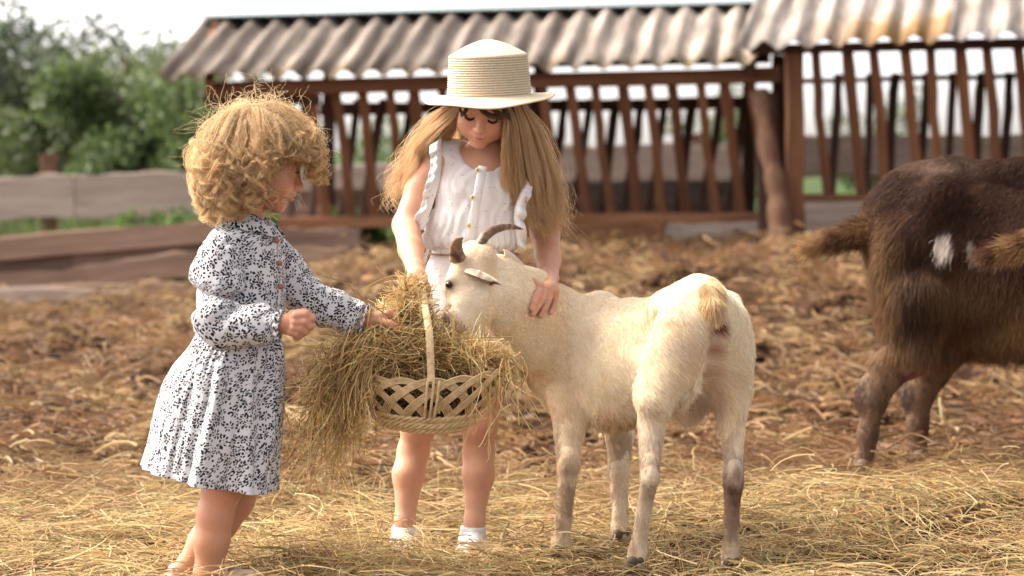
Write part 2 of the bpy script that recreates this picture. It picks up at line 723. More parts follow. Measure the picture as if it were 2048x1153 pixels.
def scatter_straw(name, n, xr, yr, ln, rad, lift, seed, green=0.12, dark=0.15, dens=None, pale=None, curl=0.35):
    r = np.random.default_rng(seed)
    m = int(n * 2.6)
    x = r.uniform(xr[0], xr[1], m); y = r.uniform(yr[0], yr[1], m)
    # only where the camera or a neighbour position could see it
    keep = np.abs(x) < (y * 0.232 + 0.55)
    for (fx, fy) in ((-0.257, 5.70), (-0.092, 5.71)):
        keep &= (r.random(m) < 0.22) | (((x - fx) ** 2 + ((y - fy + 0.03) * 0.7) ** 2) > 0.10 ** 2)
    if dens is not None:
        keep &= r.random(m) < dens(x, y)
    x = x[keep][:n]; y = y[keep][:n]
    n = len(x)
    k = 6
    a = r.uniform(0, 2 * PI, n)
    L = r.uniform(ln[0], ln[1], n) * (0.5 + r.random(n))
    s = np.linspace(-0.5, 0.5, k)
    bend = r.normal(0, curl, (n, 1)) + np.cumsum(r.normal(0, curl * 0.5, (n, k)), 1)
    ang = a[:, None] + bend * s[None, :] * 2
    dx = np.cumsum(np.cos(ang), 1) / k; dy = np.cumsum(np.sin(ang), 1) / k
    X = x[:, None] + (dx - dx.mean(1, keepdims=True)) * L[:, None]
    Y = y[:, None] + (dy - dy.mean(1, keepdims=True)) * L[:, None]
    Z = ground_z(X, Y)
    l = r.exponential(lift, n)
    tilt = r.normal(0, 0.35, n)
    arch = r.normal(0.0, 0.05, n)
    Z = Z + 0.004 + l[:, None] + tilt[:, None] * s[None, :] * L[:, None] * np.minimum(1, 0.25 + l / 0.05)[:, None] * 0.5 - np.abs(arch)[:, None] * (2 * s[None, :]) ** 2 * L[:, None]
    Z = np.maximum(Z, ground_z(X, Y) + 0.002)
    R = r.uniform(rad[0], rad[1], n)[:, None] * np.linspace(1, 0.55, k)[None, :]
    c = straw_colors(n, green, dark, r)
    if pale is not None:
        f = pale(x, y)[:, None]
        c = c * (1 - f) + np.array([0.185, 0.093, 0.036]) * r.uniform(0.5, 1.5, (n, 1)) * f
    return curves_obj(name, np.stack([X, Y, Z], -1), R, c, straw_mat, None, 'stuff')


def patch(x, y):
    p = np.stack([x, y, 0 * x], -1)
    return fbm(p, 2.2, 3, 5)


# ================================================================== hay
scatter_straw("ground_hay", 68000, (-2.6, 2.7), (4.7, 7.6), (0.07, 0.19), (0.0006, 0.0016), 0.016, 1, 0.18, 0.16,
              lambda x, y: (0.12 + sstep(0.38, 0.56, patch(x, y))) * (1 - 0.6 * sstep(6.3, 7.6, y)),
              lambda x, y: 0.95 * sstep(6.0, 7.6, y + (patch(x, y) - .5) * 2.5))
scatter_straw("trodden_straw", 46000, (-4.2, 4.5), (6.8, 14.6), (0.05, 0.17), (0.0015, 0.0055), 0.024, 2, 0.05, 0.35,
              lambda x, y: 0.08 + sstep(0.42, 0.58, patch(x * 1.3, y * 1.3)),
              lambda x, y: 0.25 + 0.75 * sstep(0.64, 0.46, patch(x * 1.7, y * 1.7)))

def clods():
    r = np.random.default_rng(21)
    nu, nv = 8, 5
    U, Vv = np.meshgrid(np.arange(nu) * 2 * PI / nu, np.linspace(0.12, PI - 0.12, nv))
    sph = np.stack([np.cos(U) * np.sin(Vv), np.sin(U) * np.sin(Vv), np.cos(Vv)], -1).reshape(-1, 3)
    fq = grid_faces(nu, nv, True)
    cap = np.array([(0, (i + 1) % nu, i) if False else (i, (i + 1) % nu, 0) for i in range(1, nu - 1)])
    m = 9000
    x = r.uniform(-4.2, 4.6, m); y = r.uniform(6.3, 14.4, m)
    pp = np.stack([x * 1.3, y * 1.3, 0 * x], -1)
    keep = (np.abs(x) < y * 0.235 + 0.6) & (r.random(m) < (0.15 + sstep(0.62, 0.42, fbm(pp, 2.2, 3, 5))) * sstep(6.3, 8.2, y))
    for (fx, fy) in ((1.0, 6.86), (1.2, 7.12)):
        keep &= ((x - fx) ** 2 + (y - fy) ** 2) > 0.12 ** 2
    x = x[keep][:3600]; y = y[keep][:3600]; n = len(x)
    s = (0.010 + 0.034 * r.random((n, 1, 1)) ** 1.8) * np.array([1.0, 1.0, 0.5]) * r.uniform(0.6, 1.5, (n, 1, 3))
    a = r.uniform(0, 2 * PI, n); ca, sa = np.cos(a)[:, None], np.sin(a)[:, None]
    V = sph[None] * s
    V = V * (0.35 + 1.3 * fbm(sph[None] * 1.0 + r.uniform(0, 50, (n, 1, 3)), 2.6, 2, 3) ** 1.2)[..., None]
    X = V[..., 0] * ca - V[..., 1] * sa; Y = V[..., 0] * sa + V[..., 1] * ca
    W = np.stack([X + x[:, None], Y + y[:, None], V[..., 2] + (ground_z(x, y) + 0.012)[:, None]], -1)
    base = np.array([[0.035, 0.017, 0.010], [0.07, 0.034, 0.018], [0.14, 0.073, 0.034], [0.21, 0.12, 0.055]])
    c = base[r.choice(4, n, p=[.33, .33, .22, .12])] * r.uniform(0.7, 1.3, (n, 1))
    Q = (fq[None] + (np.arange(n) * nu * nv)[:, None, None]).reshape(-1, 4)
    t = NT("dung_clods"); cc = t.attr('Col'); nz = t.noise(t.coord('Object'), 70, 4, 0.7)
    hv = t.n("ShaderNodeHueSaturation"); t.l(cc, hv.inputs['Color']); t.l(t.math('MULTIPLY_ADD', nz, 1.6, 0.2), hv.inputs['Value'])
    t.setp(col=hv.outputs[0], rough=0.95, spec=0.1); t.bump(nz, 0.8, 0.01)
    o = mesh_np("dung_clods", W.reshape(-1, 3), Q, t.m, col=np.repeat(c, nu * nv, 0))
    o['kind'] = 'stuff'


clods()

# ================================================================== wood and shed
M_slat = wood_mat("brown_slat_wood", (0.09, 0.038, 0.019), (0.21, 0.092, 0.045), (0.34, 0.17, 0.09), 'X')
M_dark = wood_mat("dark_old_and_backlit_wood", (0.03, 0.016, 0.011), (0.075, 0.040, 0.027), (0.13, 0.075, 0.05), 'X')  # dark timber; on the rear slats the tone stands for backlit shade
M_grey = wood_mat("grey_weathered_board", (0.17, 0.125, 0.10), (0.32, 0.25, 0.205), (0.48, 0.39, 0.33), 'X', 0.006, 0.5)
M_brwn = wood_mat("brown_board", (0.10, 0.062, 0.042), (0.21, 0.135, 0.095), (0.34, 0.23, 0.17), 'X', 0.006, 0.5)
M_post = wood_mat("post_wood", (0.05, 0.025, 0.017), (0.14, 0.07, 0.045), (0.24, 0.14, 0.09), 'X')

AZ = math.radians(8.6)
E1 = np.array([math.cos(AZ), -math.sin(AZ), 0.0])
E2 = np.array([math.sin(AZ), math.cos(AZ), 0.0])
O0 = P(315, 155, 14.0)


def SP(px, py, v):
    """point seen at (px,py) on the vertical plane v metres behind the eave line of the shed"""
    d = P(px, py, 1.0) - np.array([0, 0, CAMZ])
    q = O0 + E2 * v
    t = ((q - np.array([0, 0, CAMZ])) @ E2) / (d @ E2)
    return np.array([0, 0, CAMZ]) + d * t


def roof_mat(name, lich, tone):
    t = NT(name)
    v = t.coord('Object')
    st = t.noise(t.coord('Object', (6, 0.7, 6)), 1.3, 7, 0.68, 0.3)
    bl = t.noise(v, 1.1, 4, 0.6, 0.3)
    fn = t.noise(v, 14, 5, 0.7)
    c = t.ramp(st, [(0.34, (tone[0] * 0.30, tone[1] * 0.26, tone[2] * 0.22)), (0.48, tuple(x * 0.75 for x in tone)), (0.64, tuple(min(0.8, x * 1.7) for x in tone))])
    c = t.mix(t.math('MULTIPLY', t.ramp(bl, [(0.42, (0, 0, 0)), (0.6, (1, 1, 1))]), 0.5), c, tuple(x * 0.55 for x in tone))
    sx = t.n("ShaderNodeSeparateXYZ"); t.l(v, sx.inputs[0])
    # lichen towards the eave (local y = 0) and where the sheet faces right
    ey = t.math('MULTIPLY_ADD', sx.outputs[1], -1.9, 0.72 if lich > 0.5 else 0.34)
    lm = t.math('ADD', t.math('MULTIPLY', ey, 0.55), t.math('MULTIPLY_ADD', fn, 1.1, -0.62 + 0.22 * lich))
    lm2 = t.math('MULTIPLY', t.math('ADD', lm, t.math('MULTIPLY_ADD', st, 1.2, -0.62)), 3.5, clamp=True)
    if lich > 0.5:
        gx = t.math('MULTIPLY', t.math('SUBTRACT', t.math('ADD', sx.outputs[0], t.math('MULTIPLY', t.rand(), 0.6)), 0.5), 2.2, clamp=True)
        lm2 = t.math('MULTIPLY', lm2, gx)
    c = t.mix(t.math('MULTIPLY', lm2, 0.85), c, (0.22, 0.115, 0.03) if lich > 0.5 else (0.16, 0.11, 0.045))
    t.setp(col=c, rough=0.9, spec=0.2)
    t.bump(fn, 0.6, 0.006)
    return t.m


def corr_sheet(name, parent, org, e1, e2s, wl, nw, length, mat, amp=0.027, phase=0.0, droop=0.0, mesh_only=False):
    """corrugated sheet: origin at lower left corner, waves along e1, slope direction e2s; local x along eave, y up the slope"""
    per = 12
    nu = nw * per + 1
    nv = 5
    u = np.linspace(0, nw * wl, nu); v = np.linspace(0, length, nv)
    U, Vv = np.meshgrid(u, v)
    z = amp * np.cos(2 * PI * U / wl + phase)
    th = 0.007
    top = np.stack([U, Vv, z], -1).reshape(-1, 3)
    r = np.random.default_rng(len(name) + int(org[0] * 100) % 97)
    top[:nu, 1] += r.normal(0, 0.006, nu)
    bot = top.copy(); bot[:, 2] -= th
    V = np.concatenate([top, bot])
    n0 = nu * nv
    Q = [grid_faces(nu, nv), grid_faces(nu, nv, base=n0)[:, ::-1]]
    a = np.arange(nu - 1)
    Q.append(np.stack([a + 1, a, a + n0, a + 1 + n0], 1))
    a = (nv - 1) * nu + np.arange(nu - 1)
    Q.append(np.stack([a, a + 1, a + 1 + n0, a + n0], 1))
    b = np.arange(nv - 1) * nu
    Q.append(np.stack([b, b + nu, b + nu + n0, b + n0], 1))
    b = b + nu - 1
    Q.append(np.stack([b + nu, b, b + n0, b + nu + n0], 1))
    o = mesh_np(name, V, np.concatenate(Q), mat, None)
    o.parent = parent
    n = np.cross(e1, e2s)
    Mx = Matrix(((e1[0], e2s[0], n[0], 0), (e1[1], e2s[1], n[1], 0), (e1[2], e2s[2], n[2], 0), (0, 0, 0, 1)))
    o.matrix_local = Matrix.Translation(Vector(np.asarray(org) - np.array(parent.location))) @ Mx
    return o


M_roof_l = roof_mat("weathered_fibre_cement", 0.25, (0.20, 0.165, 0.14))
M_roof_m = roof_mat("pale_fibre_cement", 0.3, (0.30, 0.255, 0.22))
M_roof_r = roof_mat("lichened_fibre_cement", 1.0, (0.36, 0.315, 0.28))
M_ridge = simple_mat("ridge_zinc", (0.42, 0.50, 0.52), 0.45, metal=0.3)

# ---- lower shelter
shed = thing("hay_feeder_shelter", "long low wooden hay feeder with a corrugated grey roof, behind the two children", "feeder", tuple(SP(900, 600, 0.6)[:2]) + (0.2,))
ERt = P(1520, 128, 13.48)
e1r = unit(ERt - O0)
slope = math.radians(19.7)
e2r = unit(E2 * math.cos(slope) + np.array([0, 0, 1]) * math.sin(slope))
e2r = unit(e2r - e1r * (e1r @ e2r))
LEN = float(np.linalg.norm(ERt - O0))
WL = LEN / 22
nr = np.cross(e1r, e2r)
for i, (w0, nw, m) in enumerate([(0, 8, M_roof_l), (8, 7, M_roof_l), (15, 7, M_roof_m)]):
    corr_sheet("roof_sheet", shed, O0 + e1r * (w0 * WL - (0.01 if i else 0)) + nr * 0.009 * i, e1r, e2r, WL, nw, 1.19, m)
# back slope of the roof (seen only from elsewhere)
e2b = unit(E2 * math.cos(slope) - np.array([0, 0, 1]) * math.sin(slope))
e2b = unit(e2b - e1r * (e1r @ e2b))
RG = O0 + e2r * 1.17
for i, (w0, nw) in enumerate([(0, 8), (8, 7), (15, 7)]):
    corr_sheet("roof_sheet", shed, RG + e1r * (w0 * WL) - nr * (0.012 + 0.009 * i), e1r, e2b, WL, nw, 0.7, M_roof_l)
# ridge cap : folded zinc strip
rc0 = RG - e1r * 0.02 + nr * 0.035; rc1 = RG + e1r * (LEN + 0.02) + nr * 0.035
prof = [(-0.19, -0.055), (-0.10, -0.015), (0.0, 0.035), (0.10, -0.02), (0.19, -0.085), (0.19, -0.092), (0.0, 0.027), (-0.19, -0.062)]
V = []
for q in np.linspace(0, 1, 9):
    c = rc0 + (rc1 - rc0) * q
    for (a, b) in prof:
        V.append(c + E2 * a * 0.8 + np.array([0, 0, 1]) * (b * 1.3 + 0.045))
mesh_np("ridge_cap", V, grid_faces(8, 9, True), M_ridge, shed, smooth=False)

up = (0, 0, 1)
# eave beam, wall plate behind, end rafters
board("eave_beam", shed, SP(412, 180, 0.20), SP(1560, 150, 0.20), 0.09, 0.07, M_slat, 0.002, 8)
board("lower_beam", shed, SP(418, 205, 0.28), SP(640, 200, 0.28), 0.06, 0.05, M_dark, 0.002, 4)
board("wall_plate", shed, SP(430, 130, 1.0), SP(1540, 112, 1.0), 0.09, 0.07, M_dark, 0.002, 6)
board("rafter", shed, SP(418, 172, 0.08), SP(430, 50, 1.15), 0.08, 0.05, M_slat)
board("rafter", shed, SP(1500, 140, 0.1), SP(1490, 30, 1.1), 0.08, 0.05, M_dark)
# posts
for px, v in ((1532, 0.34),):
    board("post", shed, SP(px, 185, v), SP(px + 6, 520, v), 0.12, 0.10, M_dark, 0.004, 6, up=(1, 0, 0))
for px, v in ((660, 1.05), (1080, 1.05), (1500, 1.05)):
    board("post", shed, SP(px, 120, v), SP(px - 4, 500, v), 0.075, 0.075, M_dark, 0.003, 5, up=(1, 0, 0))
# front row of slats
slat_me = [box_mesh("slat", 0.86, 0.026, w, M_slat, 0.0035, 7, s) for s, w in ((1, 0.058), (2, 0.052), (3, 0.063), (4, 0.056))]
for k in range(-10, 9):
    x = 1141 + 51.7 * k
    if x > 1515:
        continue
    j = random.uniform(-5, 5)
    v = 0.24
    p0 = SP(x + j, 172 - 0.01 * (x - 1000), v); p1 = SP(x + 36 + j + random.uniform(-7, 7), 452, v + 0.42)
    d = unit(p1 - p0); c = (p0 + p1) / 2
    o = new_obj("slat", slat_me[k % 4], shed)
    L = np.linalg.norm(p1 - p0)
    place_between(o, p0, p1, up=(1, 0, 0))
    o.scale.x = L / 0.86
# rear row, its backlit darkness put into the wood colour
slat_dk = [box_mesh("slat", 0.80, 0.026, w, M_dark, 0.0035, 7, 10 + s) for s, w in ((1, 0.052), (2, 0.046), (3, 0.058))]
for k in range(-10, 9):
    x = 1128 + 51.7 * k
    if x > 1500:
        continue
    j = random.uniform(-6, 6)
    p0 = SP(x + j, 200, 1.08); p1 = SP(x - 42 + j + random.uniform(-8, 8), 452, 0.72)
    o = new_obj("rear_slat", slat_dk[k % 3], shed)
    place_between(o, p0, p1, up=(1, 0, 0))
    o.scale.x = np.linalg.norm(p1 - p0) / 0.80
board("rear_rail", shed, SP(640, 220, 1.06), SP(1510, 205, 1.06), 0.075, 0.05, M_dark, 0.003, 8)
# manger bottom
board("manger_rail", shed, SP(560, 447, 0.62), SP(1530, 436, 0.62), 0.07, 0.07, M_slat, 0.003, 8)
for x0, y0, x1, y1, w, v, m in ((560, 486, 698, 482, 0.16, 0.5, M_brwn), (800, 482, 1330, 474, 0.2, 0.52, M_slat), (1333, 468, 1535, 462, 0.11, 0.5, M_grey),
                                (790, 535, 1540, 520, 0.10, 0.48, M_brwn), (540, 535, 790, 533, 0.1, 0.46, M_slat),
                                (560, 432, 1500, 424, 0.10, 1.16, M_brwn), (600, 400, 900, 400, 0.13, 1.2, M_brwn), (905, 392, 1500, 385, 0.15, 1.2, M_grey)):
    board("manger_plank", shed, SP(x0, y0, v), SP(x1, y1, v), w, 0.03, m, 0.004, 8)

# ---- taller shelter on the right
shed2 = thing("hay_feeder_shelter", "taller hay feeder at right with upright brown slats and pale roof edged with orange lichen", "feeder", tuple(SP(1800, 600, 0.3)[:2]) + (0.3,))
A2 = P(1476, 92, 13.32); B2 = P(2060, 70, 12.95)
e12 = unit(B2 - A2)
sl2 = math.radians(21)
e22 = unit(E2 * math.cos(sl2) + np.array([0, 0, 1]) * math.sin(sl2)); e22 = unit(e22 - e12 * (e12 @ e22))
n2 = np.cross(e12, e22)
WL2 = 0.163
for i in range(4):
    corr_sheet("roof_sheet", shed2, A2 + e12 * i * 7 * WL2 + n2 * (0.008 * i), e12, e22, WL2, 7, 1.35, M_roof_r, phase=0.8)
e22b = unit(E2 * math.cos(sl2) - np.array([0, 0, 1]) * math.sin(sl2)); e22b = unit(e22b - e12 * (e12 @ e22b))
for i in range(4):
    corr_sheet("roof_sheet", shed2, A2 + e22 * 1.33 + e12 * i * 7 * WL2 + n2 * (-0.012 - 0.008 * i), e12, e22b, WL2, 7, 0.75, M_roof_r, phase=0.8)
VB = -0.05
board("eave_beam", shed2, SP(1500, 100, VB), SP(2560, 72, VB), 0.055, 0.07, M_dark, 0.002, 8)
board("post", shed2, SP(1588, 95, VB + 0.03), SP(1592, 520, VB + 0.03), 0.10, 0.09, M_slat, 0.004, 6, up=(1, 0, 0))
board("post", shed2, SP(1560, 110, 0.6), SP(1562, 520, 0.6), 0.09, 0.09, M_dark, 0.004, 6, up=(1, 0, 0))
board("post", shed2, SP(2380, 90, VB + 0.05), SP(2385, 520, VB + 0.05), 0.10, 0.09, M_slat, 0.004, 6, up=(1, 0, 0))
for k in range(0, 17):
    x = 1634 + 57.2 * k
    j = random.uniform(-4, 4)
    p0 = SP(x + j, 96 - 0.02 * (x - 1600), 0.02); p1 = SP(x + 26 + j + random.uniform(-6, 6), 402, 0.36)
    o = new_obj("slat", slat_me[(k + 1) % 4], shed2)
    place_between(o, p0, p1, up=(1, 0, 0)); o.scale.x = np.linalg.norm(p1 - p0) / 0.86
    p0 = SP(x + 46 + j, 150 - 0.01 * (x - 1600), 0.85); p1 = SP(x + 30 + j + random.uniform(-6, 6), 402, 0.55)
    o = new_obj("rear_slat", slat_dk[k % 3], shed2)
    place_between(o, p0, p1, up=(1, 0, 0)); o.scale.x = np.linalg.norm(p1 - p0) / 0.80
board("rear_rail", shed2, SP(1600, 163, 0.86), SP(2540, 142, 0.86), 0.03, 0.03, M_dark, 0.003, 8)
board("manger_rail", shed2, SP(1590, 397, 0.30), SP(2540, 388, 0.30), 0.055, 0.06, M_slat, 0.003, 8)
board("manger_plank", shed2, SP(1590, 440, 0.26), SP(2540, 436, 0.26), 0.19, 0.035, M_grey, 0.004, 8)
board("manger_plank", shed2, SP(1590, 500, 0.24), SP(2540, 498, 0.24), 0.14, 0.035, M_brwn, 0.004, 8)

# ---- log leaning at the joint of the two shelters
logt = thing("leaning_log", "crooked peeled log propped upright where the two feeders meet", "log", tuple(SP(1555, 510, -0.15)[:2]) + (0.25,))
lp = [SP(1520, 185, 0.1), SP(1530, 260, 0.02), SP(1546, 340, -0.05), SP(1556, 400, -0.1), SP(1560, 460, -0.15), SP(1562, 530, -0.2)]
lp = spline(lp, 24)
lr = np.interp(np.linspace(0, 1, 24), [0, 0.4, 0.8, 1], [0.055, 0.058, 0.07, 0.11]) * (1 + 0.1 * np.sin(np.arange(24) * 1.3))
V, Q, T = tube_np(lp, lr, 14)
V += (fbm(V, 9, 3, 2)[:, None] - 0.5) * 0.03
M_log = wood_mat("peeled_log", (0.05, 0.024, 0.013), (0.12, 0.062, 0.036), (0.22, 0.13, 0.08), 'Z')
mesh_np("log", V, Q, M_log, logt, F3=T)

# ================================================================== fences
fence = thing("board_fence", "grey weathered board fence running behind the feeders from the left edge", "fence", tuple(SP(200, 600, 1.9)[:2]) + (0.0,))
VF = 2.55
def fz(px, top):
    return SP(px, top, VF)
for x0, x1, y0, y1, w, m in ((-420, 150, 398, 394, 0.30, M_grey), (152, 640, 394, 388, 0.31, M_grey), (642, 1080, 386, 350, 0.28, M_grey), (1082, 1560, 330, 330, 0.27, M_grey),
                             (1562, 2080, 318, 308, 0.27, M_grey), (2082, 2600, 308, 300, 0.27, M_grey)):
    board("plank", fence, SP(x0, y0, VF), SP(x1, y1, VF), w, 0.035, m, 0.010, 12)
for px in (-300, 98, 640, 1080, 1385, 1900, 2300):
    top = 308 if px < 500 else (300 if px < 1000 else 268)
    board("post", fence, SP(px, top, VF + 0.07), SP(px + 2, 600, VF + 0.07), 0.10, 0.09, M_post, 0.003, 6, up=(1, 0, 0))

fence2 = thing("tumbled_boards", "stack of slanting brown boards along the yard edge at left under the grey fence", "boards", tuple(SP(200, 600, -0.2)[:2]) + (0.0,))
for x0, y0, x1, y1, w, v, m in ((-520, 560, 430, 462, 0.135, 0.0, M_brwn), (-480, 590, 180, 560, 0.15, -0.02, M_brwn), (178, 552, 700, 520, 0.15, -0.06, M_brwn),
                                (-500, 640, 300, 586, 0.14, -0.10, M_brwn), (240, 590, 780, 566, 0.12, -0.12, M_brwn), (400, 470, 720, 486, 0.13, 0.02, M_brwn),
                                (-300, 606, 260, 598, 0.08, -0.14, M_grey), (-500, 556, 420, 510, 0.17, 0.06, M_brwn), (150, 520, 720, 505, 0.14, 0.05, M_brwn)):
    board("board", fence2, SP(x0, y0, v), SP(x1, y1, v), w, 0.05, m, 0.010, 12)
for px, t_ in ((30, 470), (590, 455)):
    board("stake", fence2, SP(px, t_, 0.08), SP(px + 4, 640, 0.08), 0.08, 0.08, M_post, 0.003, 5, up=(1, 0, 0))

# ================================================================== trees and greenery
M_leaf = NT("leaves")
_c = M_leaf.attr('Col')
M_leaf.setp(col=_c, rough=0.5, spec=0.35)
_tr = M_leaf.n("ShaderNodeBsdfTranslucent"); M_leaf.l(_c, _tr.inputs[0])
_mx = M_leaf.n("ShaderNodeMixShader"); _mx.inputs[0].default_value = 0.4
M_leaf.l(M_leaf.b.outputs[0], _mx.inputs[1]); M_leaf.l(_tr.outputs[0], _mx.inputs[2]); M_leaf.l(_mx.outputs[0], M_leaf.out.inputs[0])
M_leaf = M_leaf.m
M_bark = wood_mat("bark", (0.03, 0.02, 0.015), (0.08, 0.055, 0.04), (0.14, 0.10, 0.08), 'Z')


def leaf_cloud(name, parent, blobs, n, size, cols, seed, kind=None):
    """blobs: list of (centre, radii, weight); small folded leaf faces in clumps"""
    r = np.random.default_rng(seed)
    w = np.array([b[2] for b in blobs], float); w /= w.sum()
    which = r.choice(len(blobs), n, p=w)
    C = np.array([b[0] for b in blobs])[which]; Rr = np.array([b[1] for b in blobs])[which]
    d = r.normal(0, 1, (n, 3)); d /= np.linalg.norm(d, axis=1)[:, None]
    rr = r.random(n) ** 0.45
    c = C + d * Rr * rr[:, None]
    dens = fbm(c, 2.6, 2, seed)
    keep = dens > 0.36 + 0.12 * r.random(n)
    c = c[keep]; n = len(c); d = d[keep]
    N = unit_rows(r.normal(0, 1, (n, 3)) + np.array([0, -0.4, 0.6]))
    T = unit_rows(np.cross(N, r.normal(0, 1, (n, 3))))
    B = np.cross(N, T)
    L = r.uniform(size * 0.6, size * 1.3, n)[:, None]; W = L * 0.55
    V = np.stack([c, c + T * L * 0.5 + B * W * 0.5 + N * L * 0.08, c + T * L, c + T * L * 0.5 - B * W * 0.5 + N * L * 0.08], 1).reshape(-1, 3)
    Q = np.arange(4 * n).reshape(-1, 4)
    cl = np.array(cols)[r.integers(0, len(cols), n)] * r.uniform(0.65, 1.3, (n, 1))
    cl = cl * (0.75 + 0.6 * fbm(c, 0.9, 2, seed + 5))[:, None]
    o = mesh_np(name, V, Q, M_leaf, parent, smooth=False, col=np.repeat(cl, 4, 0))
    if kind:
        o['kind'] = kind
    return o


def unit_rows(a):
    return a / (np.linalg.norm(a, axis=1)[:, None] + 1e-12)


def tree(x, y, h, w, n, cols, label, seed, size=0.07):
    t = thing("tree", label, "tree", (x, y, 0), "trees behind the yard")
    r = np.random.default_rng(seed)
    parts = []
    tips = []
    tr = spline([(x, y, -0.05), (x + 0.05, y, h * 0.25), (x - 0.04, y + 0.05, h * 0.5), (x + 0.02, y, h * 0.9)], 12)
    parts.append(tube_np(tr, np.linspace(0.09, 0.02, 12) * h / 2.5, 8))
    for i in range(11):
        a = r.uniform(0, 2 * PI); s = r.uniform(0.12, 0.8)
        b0 = tr[int(s * 11)]
        e = b0 + np.array([math.cos(a) * w * r.uniform(0.5, 0.95), math.sin(a) * w * 0.6, h * r.uniform(0.12, 0.3)])
        mid = (b0 + e) / 2 + np.array([0, 0, 0.06 * h])
        parts.append(tube_np(spline([b0, mid, e], 6), np.linspace(0.03, 0.008, 6) * h / 2.5, 6))
        tips.append(e)
    V, Q, T = join_np(parts)
    mesh_np("trunk", V, Q, M_bark, t, F3=T)
    blobs = [((x, y, h * 0.5), (w * 0.8, w * 0.7, h * 0.42), 3.0)]
    for e in tips:
        blobs.append((e, np.array([0.38, 0.36, 0.34]) * w * r.uniform(0.7, 1.2), 0.6))
    for i in range(7):
        a = r.uniform(0, 2 * PI)
        blobs.append(((x + math.cos(a) * w * 0.7, y + math.sin(a) * w * 0.5, h * r.uniform(0.25, 1.0)), np.array([0.3, 0.3, 0.3]) * w, 0.4))
    leaf_cloud("crown", t, blobs, n, size, cols, seed)
    return t


dk = [(0.07, 0.092, 0.048), (0.092, 0.118, 0.058), (0.055, 0.075, 0.045)]  # leaf greens paled and warmed, distance haze put into the colour
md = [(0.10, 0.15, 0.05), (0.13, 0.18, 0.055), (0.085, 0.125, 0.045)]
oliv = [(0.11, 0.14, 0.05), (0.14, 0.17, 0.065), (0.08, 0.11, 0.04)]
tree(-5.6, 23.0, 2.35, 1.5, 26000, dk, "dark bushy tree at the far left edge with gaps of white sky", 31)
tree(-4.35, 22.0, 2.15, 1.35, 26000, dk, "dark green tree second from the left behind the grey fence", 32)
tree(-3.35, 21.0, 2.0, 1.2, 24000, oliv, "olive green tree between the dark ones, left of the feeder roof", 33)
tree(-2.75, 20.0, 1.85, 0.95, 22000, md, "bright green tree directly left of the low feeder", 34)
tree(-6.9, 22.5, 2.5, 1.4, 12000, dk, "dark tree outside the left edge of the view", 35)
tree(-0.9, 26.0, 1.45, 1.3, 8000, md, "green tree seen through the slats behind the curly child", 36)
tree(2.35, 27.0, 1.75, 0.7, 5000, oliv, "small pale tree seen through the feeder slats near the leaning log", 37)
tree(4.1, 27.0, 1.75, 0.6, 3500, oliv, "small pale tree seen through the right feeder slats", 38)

# nettles and grass behind the fence
r = np.random.default_rng(77)
def grass_patch(name, n, xr, yr, h, seed, cols):
    r = np.random.default_rng(seed)
    x = r.uniform(*xr, n); y = r.uniform(*yr, n); z = ground_z(x, y)
    L = r.uniform(h * 0.4, h, n)
    k = 4; s = np.linspace(0, 1, k)[None, :]
    a = r.uniform(0, 2 * PI, n)[:, None]; b = r.uniform(0.1, 0.5, n)[:, None]
    X = x[:, None] + np.cos(a) * b * L[:, None] * s ** 2; Y = y[:, None] + np.sin(a) * b * L[:, None] * s ** 2
    Z = z[:, None] + L[:, None] * s
    c = np.array(cols)[r.integers(0, len(cols), n)] * r.uniform(0.6, 1.3, (n, 1))
    return curves_obj(name, np.stack([X, Y, Z], -1), np.linspace(0.007, 0.002, k)[None, :], c, straw_mat, None, 'stuff')


grass_patch("tall_grass", 16000, (-6, 6), (16.3, 19.5), 0.5, 5, [(0.07, 0.12, 0.03), (0.11, 0.16, 0.04), (0.15, 0.19, 0.06)])
def shrub(x, y, h, w, n, label, seed):
    t = thing("shrub", label, "shrub", (x, y, 0), "low shrubs behind the fence")
    st = []
    r = np.random.default_rng(seed)
    for i in range(5):
        a = r.uniform(0, 2 * PI)
        st.append(tube_np(spline([(x, y, -0.02), (x + 0.1 * math.cos(a), y + 0.1 * math.sin(a), h * 0.4), (x + w * 0.5 * math.cos(a), y + w * 0.4 * math.sin(a), h * 0.85)], 5), np.linspace(0.012, 0.004, 5), 5))
    V, Q, T = join_np(st)
    mesh_np("stem", V, Q, M_bark, t, F3=T)
    leaf_cloud("foliage", t, [((x, y, h * 0.5), (w, w * 0.6, h * 0.5), 1), ((x + w * .4, y, h * 0.7), (w * .5, w * .4, h * .3), .5), ((x - w * .4, y, h * 0.6), (w * .5, w * .4, h * .3), .5)],
               n, 0.06, [(0.09, 0.17, 0.03), (0.13, 0.22, 0.045), (0.06, 0.12, 0.03)], seed)
shrub(-3.35, 15.75, 0.55, 0.35, 1800, "low green shrub in the fence gap at the far left", 51)
shrub(-2.2, 15.6, 0.62, 0.5, 2400, "leafy green shrub in the fence gap left of the curly child", 52)
shrub(-1.0, 14.7, 0.62, 0.25, 1800, "dark green shrub under the feeder between the two children", 53)
shrub(-1.55, 15.5, 0.6, 0.4, 1800, "green shrub behind the feeder slats right of the curly child", 54)
